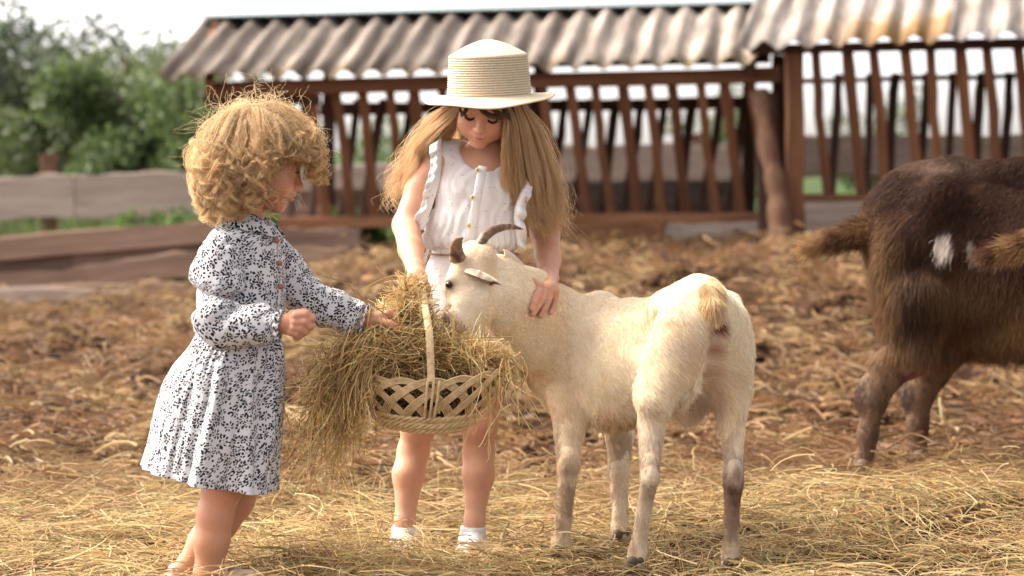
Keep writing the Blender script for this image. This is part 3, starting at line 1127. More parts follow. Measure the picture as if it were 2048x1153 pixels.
# poppies in the gap
fl = thing("flower", "small orange red flower among the green in the fence gap at left", "flower", tuple(SP(82, 480, 1.7)))
_p = SP(82, 478, 1.7)
_st = tube_np([_p - np.array([0, 0, 0.35]), _p], 0.004, 6)
mesh_np("stem", _st[0], _st[1], simple_mat("flower_stem", (0.1, 0.2, 0.04)), fl, F3=_st[2])
pet = []
for i in range(6):
    a = i * PI / 3
    d = np.array([math.cos(a), -0.25, math.sin(a)])
    pet.append(tube_np([_p, _p + d * 0.02, _p + d * 0.045], [0.004, 0.017, 0.008], 8, True, 0.35, up=(0, 1, 0)))
V, Q, T = join_np(pet)
mesh_np("petals", V, Q, simple_mat("poppy_petal", (0.75, 0.13, 0.04), 0.6), fl, F3=T)

# ================================================================== goats
fur_mat = hair_mat("goat_fur", 0.6, 0.2, 0.25)


def skin_mat(name, rough=0.55, sss=0.25, bumpsc=180, bumpst=0.15):
    t = NT(name)
    c = t.attr('Col')
    v = t.coord('Object')
    nz = t.noise(v, 28, 4, 0.6)
    hv = t.n("ShaderNodeHueSaturation")
    t.l(c, hv.inputs['Color']); t.l(t.math('MULTIPLY_ADD', nz, 0.22, 0.89), hv.inputs['Value'])
    t.setp(col=hv.outputs[0], rough=rough, spec=0.35, sss=sss, ssss=0.012, sssr=(1.0, 0.35, 0.2))
    t.bump(t.noise(v, bumpsc, 4, 0.6), bumpst, 0.001)
    return t.m


goat_skin = skin_mat("goat_hide", 0.8, 0.0, 90, 0.4)
M_horn = NT("horn")
_v = M_horn.coord('Object')
_n = M_horn.noise(_v, 60, 5, 0.65)
M_horn.setp(col=M_horn.ramp(_n, [(0.35, (0.045, 0.022, 0.014)), (0.5, (0.16, 0.09, 0.05)), (0.68, (0.36, 0.25, 0.15))]), rough=0.5)
M_horn.bump(_n, 0.5, 0.002)
M_horn = M_horn.m
M_eye = simple_mat("dark_eye", (0.02, 0.012, 0.008), 0.08)
M_hoof = simple_mat("hoof", (0.10, 0.066, 0.042), 0.7)
M_earin = simple_mat("inner_ear", (0.10, 0.045, 0.032), 0.8)


def sample_surface(V, Q, n, r, weight=None):
    A = V[Q[:, 0]]; B = V[Q[:, 1]]; C = V[Q[:, 2]]; D = V[Q[:, 3]]
    ar = np.linalg.norm(np.cross(C - A, D - B), axis=1)
    if weight is not None:
        ar = ar * weight((A + C) / 2)
    idx = r.choice(len(Q), n, p=ar / ar.sum())
    u = r.random((n, 1)); v = r.random((n, 1))
    p = (A[idx] * (1 - u) + B[idx] * u) * (1 - v) + (D[idx] * (1 - u) + C[idx] * u) * v
    return p, idx


def grow_fur(name, parent, V, Q, N, n, flow, length, rad, color, seed, k=5, lift=0.35, jitter=0.25, weight=None, droop=0.4, curl=0.0):
    r = np.random.default_rng(seed)
    p, idx = sample_surface(V, Q, n, r, weight)
    nr_ = unit_rows(N[Q[idx, 0]] + N[Q[idx, 2]])
    f = flow(p)
    f = f - nr_ * (f * nr_).sum(1, keepdims=True)
    f = unit_rows(unit_rows(f) + r.normal(0, jitter, (n, 3)) + 0.35 * (fbm(p, 14, 2, seed)[:, None] - 0.5) * np.array([1, -1, 1]))
    f = unit_rows(f - nr_ * (f * nr_).sum(1, keepdims=True) * 0.9)
    L = length(p)[:, None] * r.uniform(0.6, 1.25, (n, 1))
    pts = [p - nr_ * 0.0005]
    d = unit_rows(f + nr_ * lift)
    cur = pts[0]
    for i in range(1, k):
        dd = unit_rows(d + np.array([0, 0, -droop]) * (i / k) + nr_ * (0.05 if i < 2 else 0.02) + (curl * r.normal(0, 1, (n, 3)) if curl else 0))
        cur = cur + dd * L / (k - 1)
        pts.append(cur)
        d = dd
    pts = np.stack(pts, 1)
    R = rad * r.uniform(0.7, 1.3, (n, 1)) * np.linspace(1, 0.35, k)[None, :]
    return curves_obj(name, pts, R, color(p, r), fur_mat, parent)


def make_white_goat():
    t = thing("goat", "young white goat with brown horns, seen from behind, eating hay from the basket", "goat", (0.36, 5.6, 0.0))
    P0 = globals()['P']
    def P(px, py, Y):      # head and neck reach a little towards the camera
        return P0(px, py, Y - 0.05 * min(1, max(0, (1070 - px) / 60)))
    hd = unit(np.array([-0.62, 0.78, 0.0])); lat = unit(np.array([0.78, 0.62, 0.0])); upv = np.array([0, 0, 1.0])
    AX = np.array([hd, lat, upv])
    S = SDF((-0.22, 5.20, -0.02), (0.60, 6.12, 0.80), 0.0055, fine=[((-0.20, 5.40, 0.50), (0.10, 5.86, 0.80), 0.0028)])
    # barrel
    pel = P(1402, 655, 5.56); sho = P(1175, 705, 5.86)
    S.ell(P(1345, 706, 5.60), (0.15, 0.102, 0.122), AX, 0)
    S.ell(P(1275, 728, 5.70), (0.17, 0.106, 0.132), AX, 0.045)
    S.ell(P(1185, 715, 5.83), (0.135, 0.105, 0.135), AX, 0.05)
    S.ell(P(1235, 756, 5.74), (0.15, 0.090, 0.108), AX, 0.045)
    # rump
    S.ell(P(1392, 652, 5.52), (0.115, 0.092, 0.100), AX, 0.05)
    S.ell(P(1398, 640, 5.47), (0.080, 0.084, 0.092), AX, 0.025)
    S.cap(P(1372, 610, 5.62), P(1405, 585, 5.50), 0.035, 0.032, 0.03)
    # hip bones, spine
    S.ell(P(1335, 618, 5.52), (0.05, 0.03, 0.035), AX, 0.04)
    S.ell(P(1446, 610, 5.60), (0.05, 0.03, 0.035), AX, 0.03)
    S.chain([P(1160, 618, 5.90), P(1205, 612, 5.84), P(1265, 622, 5.74), P(1330, 610, 5.64), P(1395, 583, 5.53)], [0.030, 0.022, 0.02, 0.022, 0.03], 0.035)
    S.ell(P(1195, 610, 5.84), (0.035, 0.02, 0.024), AX, 0.025)
    # shoulders, brisket
    S.ell(P(1140, 720, 5.78), (0.085, 0.05, 0.115), AX, 0.05)
    S.ell(P(1225, 715, 5.93), (0.085, 0.05, 0.115), AX, 0.05)
    S.cap(P(1100, 745, 5.86), P(1140, 800, 5.86), 0.060, 0.060, 0.05)
    # hind legs : thigh -> stifle -> hock -> fetlock -> hoof
    S.ell(P(1350, 715, 5.48), (0.085, 0.055, 0.115), AX, 0.035)
    S.cap(P(1358, 660, 5.48), P(1312, 795, 5.44), 0.070, 0.046, 0.035)
    S.chain([P(1312, 780, 5.46), P(1302, 850, 5.45), P(1299, 955, 5.40), P(1287, 1030, 5.42), P(1276, 1100, 5.44)], [0.048, 0.0285, 0.0205, 0.0165, 0.0175], 0.009)
    S.cap(P(1303, 925, 5.395), P(1299, 962, 5.380), 0.016, 0.015, 0.012)
    S.chain([P(1276, 1098, 5.44), P(1270, 1128, 5.43)], [0.020, 0.021], 0.012)
    S.ell(P(1454, 700, 5.54), (0.075, 0.040, 0.12), AX, 0.025)
    S.cap(P(1440, 655, 5.53), P(1458, 800, 5.52), 0.056, 0.040, 0.03)
    S.chain([P(1462, 790, 5.52), P(1464, 860, 5.50), P(1467, 965, 5.44), P(1463, 1040, 5.46), P(1461, 1105, 5.46)], [0.045, 0.0280, 0.0205, 0.0160, 0.0175], 0.009)
    S.cap(P(1468, 930, 5.435), P(1467, 968, 5.420), 0.016, 0.015, 0.012)
    S.chain([P(1461, 1103, 5.46), P(1461, 1132, 5.45)], [0.020, 0.021], 0.012)
    # fore legs
    S.chain([P(1140, 800, 5.76), P(1138, 865, 5.72), P(1136, 935, 5.68), P(1127, 1040, 5.66), P(1122, 1090, 5.66)], [0.054, 0.033, 0.0245, 0.0175, 0.0190], 0.010)
    S.ell(P(1136, 928, 5.67), (0.024, 0.023, 0.036), AX, 0.010)
    S.chain([P(1122, 1088, 5.66), P(1119, 1108, 5.65)], [0.0215, 0.024], 0.012)
    S.chain([P(1235, 800, 5.92), P(1240, 870, 5.90), P(1238, 945, 5.87), P(1240, 1030, 5.85), P(1240, 1060, 5.85)], [0.05, 0.033, 0.0245, 0.0175, 0.0190], 0.010)
    S.ell(P(1236, 940, 5.86), (0.024, 0.023, 0.036), AX, 0.010)
    S.chain([P(1240, 1058, 5.85), P(1240, 1076, 5.845)], [0.022, 0.024], 0.012)
    # belly tuft / udder region
    S.ell(P(1215, 808, 5.74), (0.10, 0.065, 0.056), AX, 0.035)
    S.ell(P(1372, 800, 5.52), (0.055, 0.045, 0.055), AX, 0.025)
    # groove between the thighs
    S.chain([P(1434, 668, 5.40), P(1428, 740, 5.425), P(1414, 800, 5.45), P(1394, 900, 5.46)], [0.013, 0.020, 0.036, 0.056], 0.022, op='sub')
    S.cap(P(1316, 635, 5.468), P(1284, 770, 5.50), 0.010, 0.012, 0.035, op='sub')
    S.ell(P(1290, 668, 5.52), (0.05, 0.02, 0.04), AX, 0.04, 'sub')
    S.cap(P(1370, 690, 5.36), P(1395, 600, 5.36), 0.012, 0.008, 0.03, op='sub')
    S.cap(P(1434, 655, 5.36), P(1434, 668, 5.36), 0.016, 0.010, 0.02, op='sub')
    # neck
    S.chain([P(1150, 680, 5.84), P(1105, 655, 5.80), P(1050, 620, 5.73), P(1000, 590, 5.66)], [0.094, 0.074, 0.059, 0.054], 0.04)
    S.chain([P(1120, 740, 5.82), P(1060, 690, 5.74), P(1000, 640, 5.66)], [0.060, 0.047, 0.034], 0.04)
    S.chain([P(1120, 620, 5.82), P(1060, 580, 5.75), P(1000, 540, 5.68)], [0.05, 0.042, 0.036], 0.04)
    # head, nose to lower left
    hf = unit(P(905, 655, 5.53) - P(958, 540, 5.63)); hl = unit(np.cross(hf, np.array([0.25, -0.2, 1.0]))); hu = np.cross(hl, hf)
    if hl[1] > 0:
        hl = -hl
    HA = np.array([hf, hl, hu])
    S.ell(P(948, 552, 5.63), (0.080, 0.050, 0.058), HA, 0.02)
    S.cap(P(945, 570, 5.62), P(908, 640, 5.55), 0.049, 0.028, 0.02)
    S.cap(P(965, 610, 5.62), P(925, 650, 5.56), 0.040, 0.024, 0.02)
    S.ell(P(905, 645, 5.545), (0.024, 0.027, 0.029), HA, 0.014)
    S.ell(P(926, 656, 5.565), (0.024, 0.020, 0.016), HA, 0.012)
    S.cap(P(925, 530, 5.60), P(905, 575, 5.585), 0.026, 0.022, 0.02)
    S.ell(P(955, 507, 5.62), (0.03, 0.04, 0.022), HA, 0.02)
    # brow over the left eye, eye socket, nostril, mouth line
    S.ell(P(903, 561, 5.572), (0.014, 0.013, 0.010), HA, 0.010)
    S.ell(P(897, 571, 5.557), (0.007, 0.007, 0.007), HA, 0.006, op='sub')
    S.ell(P(889, 643, 5.523), (0.004, 0.007, 0.003), HA, 0.004, op='sub')
    S.cap(P(893, 660, 5.53), P(915, 650, 5.535), 0.002, 0.002, 0.005, op='sub')
    S.ell(P(960, 600, 5.60), (0.045, 0.030, 0.042), HA, 0.02)
    S.cap(P(930, 590, 5.585), P(900, 625, 5.55), 0.008, 0.006, 0.02, op='sub')
    # throat fold
    V, Q = S.mesh()
    V = relax(V, Q, 3, 0.5)
    N = normals(V, Q)
    V = V + N * ((fbm(V, 22, 3, 4) - 0.5) * 0.007)[:, None] * sstep(0.0, 0.3, V[:, 2])[:, None]
    # shoulder/flank creases
    N = normals(V, Q)
    from mathutils.bvhtree import BVHTree
    bvh = BVHTree.FromPolygons(V.tolist(), Q.tolist())
    def on(px, py, Yd):
        o_ = Vector((0, 0, CAMZ)); h = bvh.ray_cast(o_, (Vector(P0(px, py, 5.0)) - o_).normalized())
        return np.array(h[0]) if h[0] is not None else P(px, py, Yd)
    spots = [(on(a, b_, 5.5), rr, s_, cc) for (a, b_, rr, s_, cc) in (
        (1298, 985, 0.045, 0.5, (0.20, 0.12, 0.075)), (1300, 900, 0.03, 0.25, (0.40, 0.26, 0.15)), (1467, 990, 0.07, 0.85, (0.13, 0.075, 0.05)), (1463, 1070, 0.045, 0.6, (0.14, 0.08, 0.05)),
        (1137, 940, 0.028, 0.5, (0.24, 0.15, 0.09)), (1280, 1060, 0.04, 0.4, (0.30, 0.2, 0.12)), (1120, 1060, 0.04, 0.35, (0.36, 0.25, 0.16)),
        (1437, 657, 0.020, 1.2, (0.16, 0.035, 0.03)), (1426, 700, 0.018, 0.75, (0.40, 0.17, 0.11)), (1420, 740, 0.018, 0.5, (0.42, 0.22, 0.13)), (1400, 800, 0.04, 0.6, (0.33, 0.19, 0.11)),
        (893, 645, 0.024, 1.0, (0.24, 0.145, 0.12)), (897, 610, 0.02, 0.3, (0.5, 0.36, 0.25)), (915, 663, 0.018, 0.6, (0.28, 0.18, 0.13)), (898, 569, 0.012, 1.1, (0.10, 0.055, 0.035)), (905, 556, 0.012, 0.3, (0.35, 0.22, 0.14)),
        (925, 520, 0.03, 0.35, (0.42, 0.28, 0.17)), (1345, 650, 0.035, 0.35, (0.55, 0.36, 0.2)), (1300, 720, 0.03, 0.3, (0.55, 0.38, 0.22)), (1380, 720, 0.03, 0.35, (0.60, 0.40, 0.22)), (1215, 845, 0.04, 0.5, (0.60, 0.39, 0.2)),
        (1180, 660, 0.03, 0.25, (0.55, 0.38, 0.22)), (1140, 780, 0.03, 0.25, (0.58, 0.42, 0.27)), (1470, 760, 0.03, 0.25, (0.58, 0.40, 0.24)))]
    def colr(p, r=None):
        n_ = fbm(p, 9, 4, 8)[:, None]; n2_ = fbm(p, 40, 3, 18)[:, None]
        c = np.array([0.75, 0.625, 0.46]) * (0.80 + 0.36 * n_)
        warm = sstep(0.50, 0.66, fbm(p, 6, 3, 14))[:, None]
        c = c * (1 - 0.30 * warm) + np.array([0.60, 0.42, 0.24]) * 0.30 * warm
        # soiled lower legs
        leg = sstep(0.30, 0.12, p[:, 2])[:, None]
        dirt = sstep(0.44, 0.56, fbm(p * np.array([1, 1, 0.5]), 26, 4, 33))[:, None] * sstep(0.40, 0.2, p[:, 2])[:, None]
        c = c * (1 - 0.35 * leg) + np.array([0.50, 0.37, 0.24]) * 0.35 * leg
        c = c * (1 - 0.75 * dirt) + np.array([0.25, 0.155, 0.09]) * 0.75 * dirt
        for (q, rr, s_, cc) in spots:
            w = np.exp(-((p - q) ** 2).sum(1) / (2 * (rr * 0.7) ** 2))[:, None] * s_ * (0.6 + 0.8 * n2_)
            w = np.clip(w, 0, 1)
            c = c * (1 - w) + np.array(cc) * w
        if r is not None:
            c = c * r.uniform(0.88, 1.12, (len(p), 1))
        return c
    body = mesh_np("body", V, Q, goat_skin, t, col=colr(V))
    head_c = P(948, 552, 5.63)
    def flow(p):
        back = np.tile(-hd, (len(p), 1))
        f = back + np.array([0, 0, -0.55])
        leg = sstep(0.42, 0.30, p[:, 2])[:, None]
        f = f * (1 - leg) + np.array([0, 0, -1.0]) * leg
        # neck and head: from muzzle to withers
        w = sstep(0.12, 0.02, p[:, 0])[:, None]
        f = f * (1 - w) + (unit(P(1150, 680, 5.84) - P(905, 650, 5.53)) + np.array([0, 0, -0.25])) * w
        return f
    def length(p):
        l = 0.0085 + 0 * p[:, 0]
        l = l + 0.007 * sstep(0.66, 0.60, p[:, 2]) * sstep(0.14, 0.3, p[:, 0]) * sstep(0.36, 0.42, p[:, 2])
        for q, rr, a in ((P(1385, 800, 5.45), 0.07, 0.022), (P(1215, 835, 5.7), 0.06, 0.018), (P(1440, 800, 5.45), 0.05, 0.015), (P(1405, 590, 5.45), 0.05, 0.012)):
            l = l + a * np.exp(-((p - q) ** 2).sum(1) / (2 * rr ** 2))
        return l * np.where(p[:, 0] < -0.07, 0.65, 1.0)
    grow_fur("fur", t, V, Q, N, 100000, flow, length, 0.0005, lambda p, r: np.clip(colr(p, r) * np.array([1.22, 1.24, 1.28]) * r.uniform(0.9, 1.15, (len(p), 1)), 0, 0.92), 3, k=4, lift=0.24, jitter=0.17, droop=0.2,
             weight=lambda p: np.where(p[:, 0] < 0.14, 2.2, 1.0))
    # tail: short upturned flap pressed on the rump
    S2 = SDF((0.38, 5.32, 0.50), (0.56, 5.62, 0.72), 0.0035)
    S2.chain([P(1412, 572, 5.47), P(1420, 592, 5.425), P(1424, 612, 5.395), P(1432, 630, 5.385)], [0.018, 0.018, 0.014, 0.006], 0.025)
    tv, tq = S2.mesh(); tv = relax(tv, tq, 2)
    tc = lambda p, r=None: np.array([0.66, 0.49, 0.28]) * (0.8 + 0.4 * fbm(p, 30, 3, 3))[:, None]
    tail = mesh_np("tail", tv, tq, goat_skin, t, col=tc(tv))
    grow_fur("tail_fur", tail, tv, tq, normals(tv, tq), 3500, lambda p: np.tile(np.array([0.1, 0, -1.0]), (len(p), 1)), lambda p: 0.030 + 0 * p[:, 0], 0.0005, lambda p, r: tc(p) * r.uniform(0.85, 1.2, (len(p), 1)), 5, k=4, lift=0.3)
    # horns
    hp = spline([P(958, 502, 5.625), P(966, 478, 5.635), P(988, 461, 5.66), P(1018, 454, 5.69), P(1046, 459, 5.72)], 26)
    hr = np.linspace(1, 0, 26) ** 0.75 * 0.0195 + 0.0012
    hr = hr * (1 + 0.035 * np.sin(np.arange(26) * 2.1))
    V_, Q_, T_ = tube_np(hp, hr, 14, flat=0.72)
    mesh_np("horn", V_, Q_, M_horn, t, F3=T_)
    hp = spline([P(916, 520, 5.59), P(913, 502, 5.578), P(914, 488, 5.545), P(919, 478, 5.50), P(926, 476, 5.455)], 22)
    hr = np.linspace(1, 0, 22) ** 0.75 * 0.019 + 0.0012
    V_, Q_, T_ = tube_np(hp, hr * (1 + 0.035 * np.sin(np.arange(22) * 2.1)), 14, flat=0.75)
    mesh_np("horn", V_, Q_, M_horn, t, F3=T_)
    # ears : curled leaf shape
    def ear(base, tip, wdir, width, cupdir, nm):
        n = 15; m = 11
        axd = unit(tip - base); cupdir = unit(cupdir - axd * (axd @ cupdir)); w2 = np.cross(axd, cupdir); wdir = w2 if w2 @ wdir > 0 else -w2
        ax = spline([base, (base + tip) / 2 + cupdir * 0.004, tip], n)
        W = width * np.interp(np.linspace(0, 1, n), [0, .12, .35, .6, .85, 1], [.55, .8, 1, .85, .42, .03])
        vs = []
        a = np.linspace(-1, 1, m)
        for i in range(n):
            for q in a:
                ang = q * (1.25 if i < n * .7 else 1.0)
                vs.append(ax[i] + wdir * math.sin(ang) * W[i] - cupdir * (math.cos(ang)) * W[i] * 1.0 + cupdir * W[i] * .4)
        vs = np.array(vs)
        nn = normals(vs, grid_faces(m, n))
        if (nn.mean(0) @ cupdir) < 0:
            nn = -nn
        out = vs - nn * 0.0022
        inn = vs + nn * 0.0010
        fq = grid_faces(m, n)
        eo = mesh_np("ear", np.concatenate([out, inn]), np.concatenate([fq, fq[:, ::-1] + len(vs), np.stack([np.arange(m - 1), np.arange(m - 1) + 1, np.arange(m - 1) + 1 + len(vs), np.arange(m - 1) + len(vs)], 1)]), goat_skin, t,
                     col=np.concatenate([np.tile([0.72, 0.585, 0.45], (len(vs), 1)), np.tile([0.15, 0.07, 0.05], (len(vs), 1))]))
        grow_fur("ear_fur", eo, out, fq if (normals(out, fq).mean(0) @ cupdir) < 0 else fq[:, ::-1], -nn, 2500, lambda p: np.tile(tip - base, (len(p), 1)), lambda p: 0.007 + 0 * p[:, 0], 0.0004, lambda p, r: np.array([0.72, 0.59, 0.45]) * r.uniform(0.85, 1.1, (len(p), 1)), 8, k=3, lift=0.15)
        return eo
    b = P(930, 548, 5.572); e = P(1002, 570, 5.56)
    ear(b, e, unit(np.array([-0.05, -0.95, 0.30])), 0.031, unit(np.array([0.10, -0.30, -0.95])), "l")
    b = P(1003, 510, 5.67); e = P(1062, 556, 5.72)
    ear(b, e, unit(np.array([0.6, -0.1, 0.7])), 0.024, unit(np.array([-0.3, 0.8, -0.3])), "r")
    # eye
    ec = P(899, 570, 5.567)
    se = SDF(ec - 0.02, ec + 0.02, 0.0018); se.ell(ec, (0.0095, 0.0095, 0.0082), None, 0)
    ev, eq = se.mesh(); mesh_np("eye", ev, eq, M_eye, t)
    # hooves: cloven, two claws each
    for (px, py, Yd) in ((1268, 1143, 5.42), (1461, 1146, 5.44), (1117, 1120, 5.64), (1240, 1087, 5.835)):
        c = P(px, py, Yd)
        s3 = SDF(c - 0.06, c + 0.06, 0.003)
        for sgn in (-1, 1):
            q = c + lat * 0.0125 * sgn
            s3.cap(q * 1.0 - lat * 0.002 * sgn + np.array([0, 0, 0.024]) - hd * 0.004, q + hd * 0.006 + np.array([0, 0, -0.004]), 0.0125, 0.014, 0.004)
        s3.ell(c + np.array([0, 0, -0.085]), (0.2, 0.2, 0.062), None, 0.002, op='sub')
        hv, hq = s3.mesh(); mesh_np("hoof", hv, hq, M_hoof, t)
    global goat_bvh
    goat_bvh = bvh
    return t


def goat_Y(px, py, dflt):
    o = Vector((0, 0, CAMZ)); d = (Vector(P(px, py, 5.0)) - o).normalized()
    h = goat_bvh.ray_cast(o, d)
    return h[0].y if h[0] is not None else dflt


def make_brown_goat(dx, dy, name_label, seed, fur_n, first=True):
    """large shaggy brown goat walking to the right, seen from its left hind quarter"""
    t = thing("goat", name_label, "goat", (1.3 + dx, 6.95 + dy, 0.0))
    o = np.array([dx, dy, 0.0])
    def G(px, py, Y):
        return P(px, py, Y) + o
    S = SDF((0.70 + dx, 6.45 + dy, -0.04), (3.25 + dx, 7.45 + dy, 1.25), 0.0095)
    # barrel runs to the right, slightly towards the camera
    S.ell(G(1880, 490, 7.00), (0.195, 0.150, 0.200), None, 0)
    S.ell(G(1850, 440, 7.0), (0.17, 0.13, 0.150), None, 0.06)
    S.ell(G(1985, 542, 6.97), (0.26, 0.175, 0.235), None, 0.08)
    S.ell(G(2140, 560, 6.94), (0.30, 0.19, 0.255), None, 0.08)
    S.ell(G(2290, 540, 6.92), (0.24, 0.16, 0.25), None, 0.08)
    S.chain([G(1830, 372, 7.0), G(1900, 352, 7.0), G(2060, 352, 6.97), G(2300, 360, 6.94)], [0.045, 0.04, 0.045, 0.06], 0.06)
    # hip bone and thigh
    S.ell(G(1880, 400, 6.88), (0.06, 0.04, 0.06), None, 0.05)
    S.ell(G(1838, 555, 6.88), (0.130, 0.070, 0.175), None, 0.05)
    S.chain([G(1835, 600, 6.86), G(1822, 700, 6.85), G(1775, 740, 6.85), G(1748, 800, 6.86), G(1735, 870, 6.87), G(1722, 975, 6.86)], [0.095, 0.070, 0.049, 0.034, 0.025, 0.024], 0.025)
    S.ell(G(1733, 790, 6.87), (0.034, 0.028, 0.055), None, 0.025)
    S.chain([G(1875, 600, 7.08), G(1885, 690, 7.1), G(1862, 740, 7.1), G(1838, 790, 7.12), G(1835, 850, 7.12), G(1838, 960, 7.12)], [0.095, 0.073, 0.052, 0.038, 0.028, 0.025], 0.025)
    S.ell(G(1824, 785, 7.13), (0.036, 0.028, 0.052), None, 0.025)
    # udder and teats
    S.ell(G(1860, 700, 6.98), (0.09, 0.08, 0.06), None, 0.04)
    S.cap(G(1846, 715, 6.97), G(1836, 745, 6.96), 0.018, 0.010, 0.015)
    S.cap(G(1815, 722, 7.0), G(1809, 750, 7.0), 0.018, 0.010, 0.015)
    # fore legs, neck and head lie outside the picture
    for yy, xx in ((6.84, 2285), (7.02, 2330)):
        S.chain([G(xx, 620, yy), G(xx + 5, 760, yy), G(xx + 8, 830, yy), G(xx + 4, 965, yy)], [0.10, 0.055, 0.048, 0.034], 0.05)
    S.chain([G(2350, 500, 6.93), G(2420, 420, 6.9), G(2480, 350, 6.88)], [0.16, 0.11, 0.085], 0.06)
    S.ell(G(2520, 330, 6.86), (0.11, 0.065, 0.075), None, 0.04)
    S.cap(G(2540, 340, 6.86), G(2610, 385, 6.85), 0.06, 0.035, 0.03)
    S.cap(G(2480, 300, 6.80), G(2445, 330, 6.74), 0.02, 0.028, 0.02)
    S.cap(G(2480, 300, 6.95), G(2450, 320, 7.01), 0.02, 0.028, 0.02)
    # tail root
    V, Q = S.mesh(); V = relax(V, Q, 3)
    N = normals(V, Q)
    V = V + N * ((fbm(V, 12, 3, 4) - 0.5) * 0.02)[:, None] * sstep(0.2, 0.5, V[:, 2])[:, None]
    N = normals(V, Q)
    def colr(p, r=None):
        p = p - o
        n_ = fbm(p, 6, 4, 8)[:, None]; n2 = fbm(p * np.array([1, 1, 0.35]), 30, 3, 18)[:, None]
        c = np.array([0.058, 0.024, 0.013]) * (0.4 + 0.95 * n_)
        def put(c, w, cc):
            w = np.clip(w, 0, 1)
            w = w[:, None] if w.ndim == 1 else w
            return c * (1 - w) + np.array(cc) * w
        X = p[:, 0]; Z = p[:, 2]
        # tan at the back of the thigh and on the belly
        c = put(c, sstep(1.14, 1.03, X + (n2[:, 0] - .5) * 0.12) * sstep(0.88, 0.7, Z) * 0.75, (0.25, 0.14, 0.065))
        c = put(c, sstep(0.53, 0.42, Z + (n2[:, 0] - .5) * 0.1) * 0.8, (0.24, 0.14, 0.072))
        q = P(1920, 590, 6.8)
        c = put(c, 0.8 * np.exp(-(((X - q[0]) / 0.10) ** 2 + ((Z - q[2]) / 0.07) ** 2) * 1.2), (0.23, 0.135, 0.065))
        q = P(2040, 640, 6.8)
        c = put(c, 0.85 * np.exp(-(((X - q[0]) / 0.09) ** 2 + ((Z - q[2]) / 0.09) ** 2) * 1.2), (0.34, 0.21, 0.10))
        q = P(1885, 355, 6.95)
        c = put(c, 1.0 * np.exp(-(((X - q[0]) / 0.09) ** 2 + ((Z - q[2] - 0.03) / 0.022) ** 2)) * 0.45, (0.33, 0.23, 0.16))
        if first:
            q = P(1890, 494, 6.8)
            d = ((X - q[0]) / 0.023) ** 2 + ((Z - q[2]) / 0.031) ** 2
            c = put(c, sstep(1.7, 0.5, d + (n2[:, 0] - 0.5) * 2.6 + (n_[:, 0] - .5) * 2) * sstep(7.0, 6.95, p[:, 1]), (0.78, 0.70, 0.62))
            q = P(1947, 500, 6.8)
            d = ((X - q[0]) / 0.012) ** 2 + ((Z - q[2]) / 0.03) ** 2
            c = put(c, 0.6 * sstep(1.4, 0.8, d) * sstep(7.0, 6.95, p[:, 1]), (0.5, 0.42, 0.36))
        # pale stained shanks, pink teats
        c = put(c, sstep(0.37, 0.29, Z + (n2[:, 0] - .5) * 0.1) * 0.9, (0.27, 0.18, 0.115))
        c = put(c, sstep(0.40, 0.30, Z) * sstep(0.47, 0.58, n2[:, 0]) * 0.8, (0.15, 0.085, 0.055))
        for qq in (P(1722, 790, 6.85), P(1812, 790, 7.12)):
            d = ((X - qq[0] + 0.012) / 0.026) ** 2 + ((Z - qq[2]) / 0.06) ** 2 + (n2[:, 0] - 0.5) * 2.4
            c = put(c, sstep(1.5, 0.5, d) * 0.85, (0.085, 0.048, 0.035))
        q = P(1838, 738, 6.96)
        c = put(c, np.exp(-(((X - q[0]) / 0.05) ** 2 + ((Z - q[2]) / 0.022) ** 2)), (0.42, 0.19, 0.14))
        if r is not None:
            c = c * r.uniform(0.65, 1.5, (len(p), 1))
        return c
    mesh_np("body", V, Q, goat_skin, t, col=colr(V))
    def flow(p):
        q = p - o
        f = np.tile(np.array([-0.75, 0, -0.5]), (len(p), 1))
        w = sstep(0.8, 0.62, q[:, 2])[:, None]
        f = f * (1 - w) + np.array([-0.25, 0, -1.0]) * w
        return f + 0.5 * (np.stack([fbm(q, 7, 2, 40), fbm(q, 7, 2, 41), fbm(q, 7, 2, 42)], 1) - 0.5)
    def length(p):
        q = p - o
        l = 0.026 + 0.022 * sstep(0.75, 0.5, q[:, 2])
        l = l + 0.03 * sstep(1.2, 1.05, q[:, 0]) * sstep(0.4, 0.5, q[:, 2])
        l = l * np.where(q[:, 2] < 0.37, 0.28, 1)
        return l
    lim = 2.0 + dx
    grow_fur("fur", t, V, Q, N, fur_n, flow, length, 0.0008, colr, seed, k=5, lift=0.30, jitter=0.22, droop=0.45,
             weight=lambda p: np.where(p[:, 0] < lim, 1.0, 0.25) * np.where(N[Q[:, 0], 1] > 0.3, 0.25, 1.0))
    # tail pointing back to the left, long haired
    tp = spline([G(1775, 455, 6.98), G(1735, 462, 6.97), G(1680, 478, 6.95), G(1620, 497, 6.93)], 20)
    S2 = SDF(tp.min(0) - 0.07, tp.max(0) + 0.07, 0.006)
    tr = [0.030, 0.019, 0.011, 0.005]
    S2.chain([tp[0], tp[6], tp[13], tp[19]], tr, 0.01)
    tv, tq = S2.mesh(); tv = relax(tv, tq, 2)
    def tcol(p, r=None):
        w = sstep(0.40, 0.60, fbm(p * np.array([.5, 1, 1]), 22, 3, 3))[:, None]
        c = np.array([0.10, 0.046, 0.024]) * (1 - w) + np.array([0.36, 0.215, 0.10]) * w
        return c * (r.uniform(0.6, 1.5, (len(p), 1)) if r is not None else 1)
    tl = mesh_np("tail", tv, tq, goat_skin, t, col=tcol(tv))
    grow_fur("tail_fur", tl, tv, tq, normals(tv, tq), 7000, lambda p: np.tile(np.array([-1.0, 0, -0.15]), (len(p), 1)), lambda p: 0.062 + 0 * p[:, 0], 0.0008, tcol, seed + 1, k=5, lift=0.35, jitter=0.25, droop=0.12, curl=0.08)
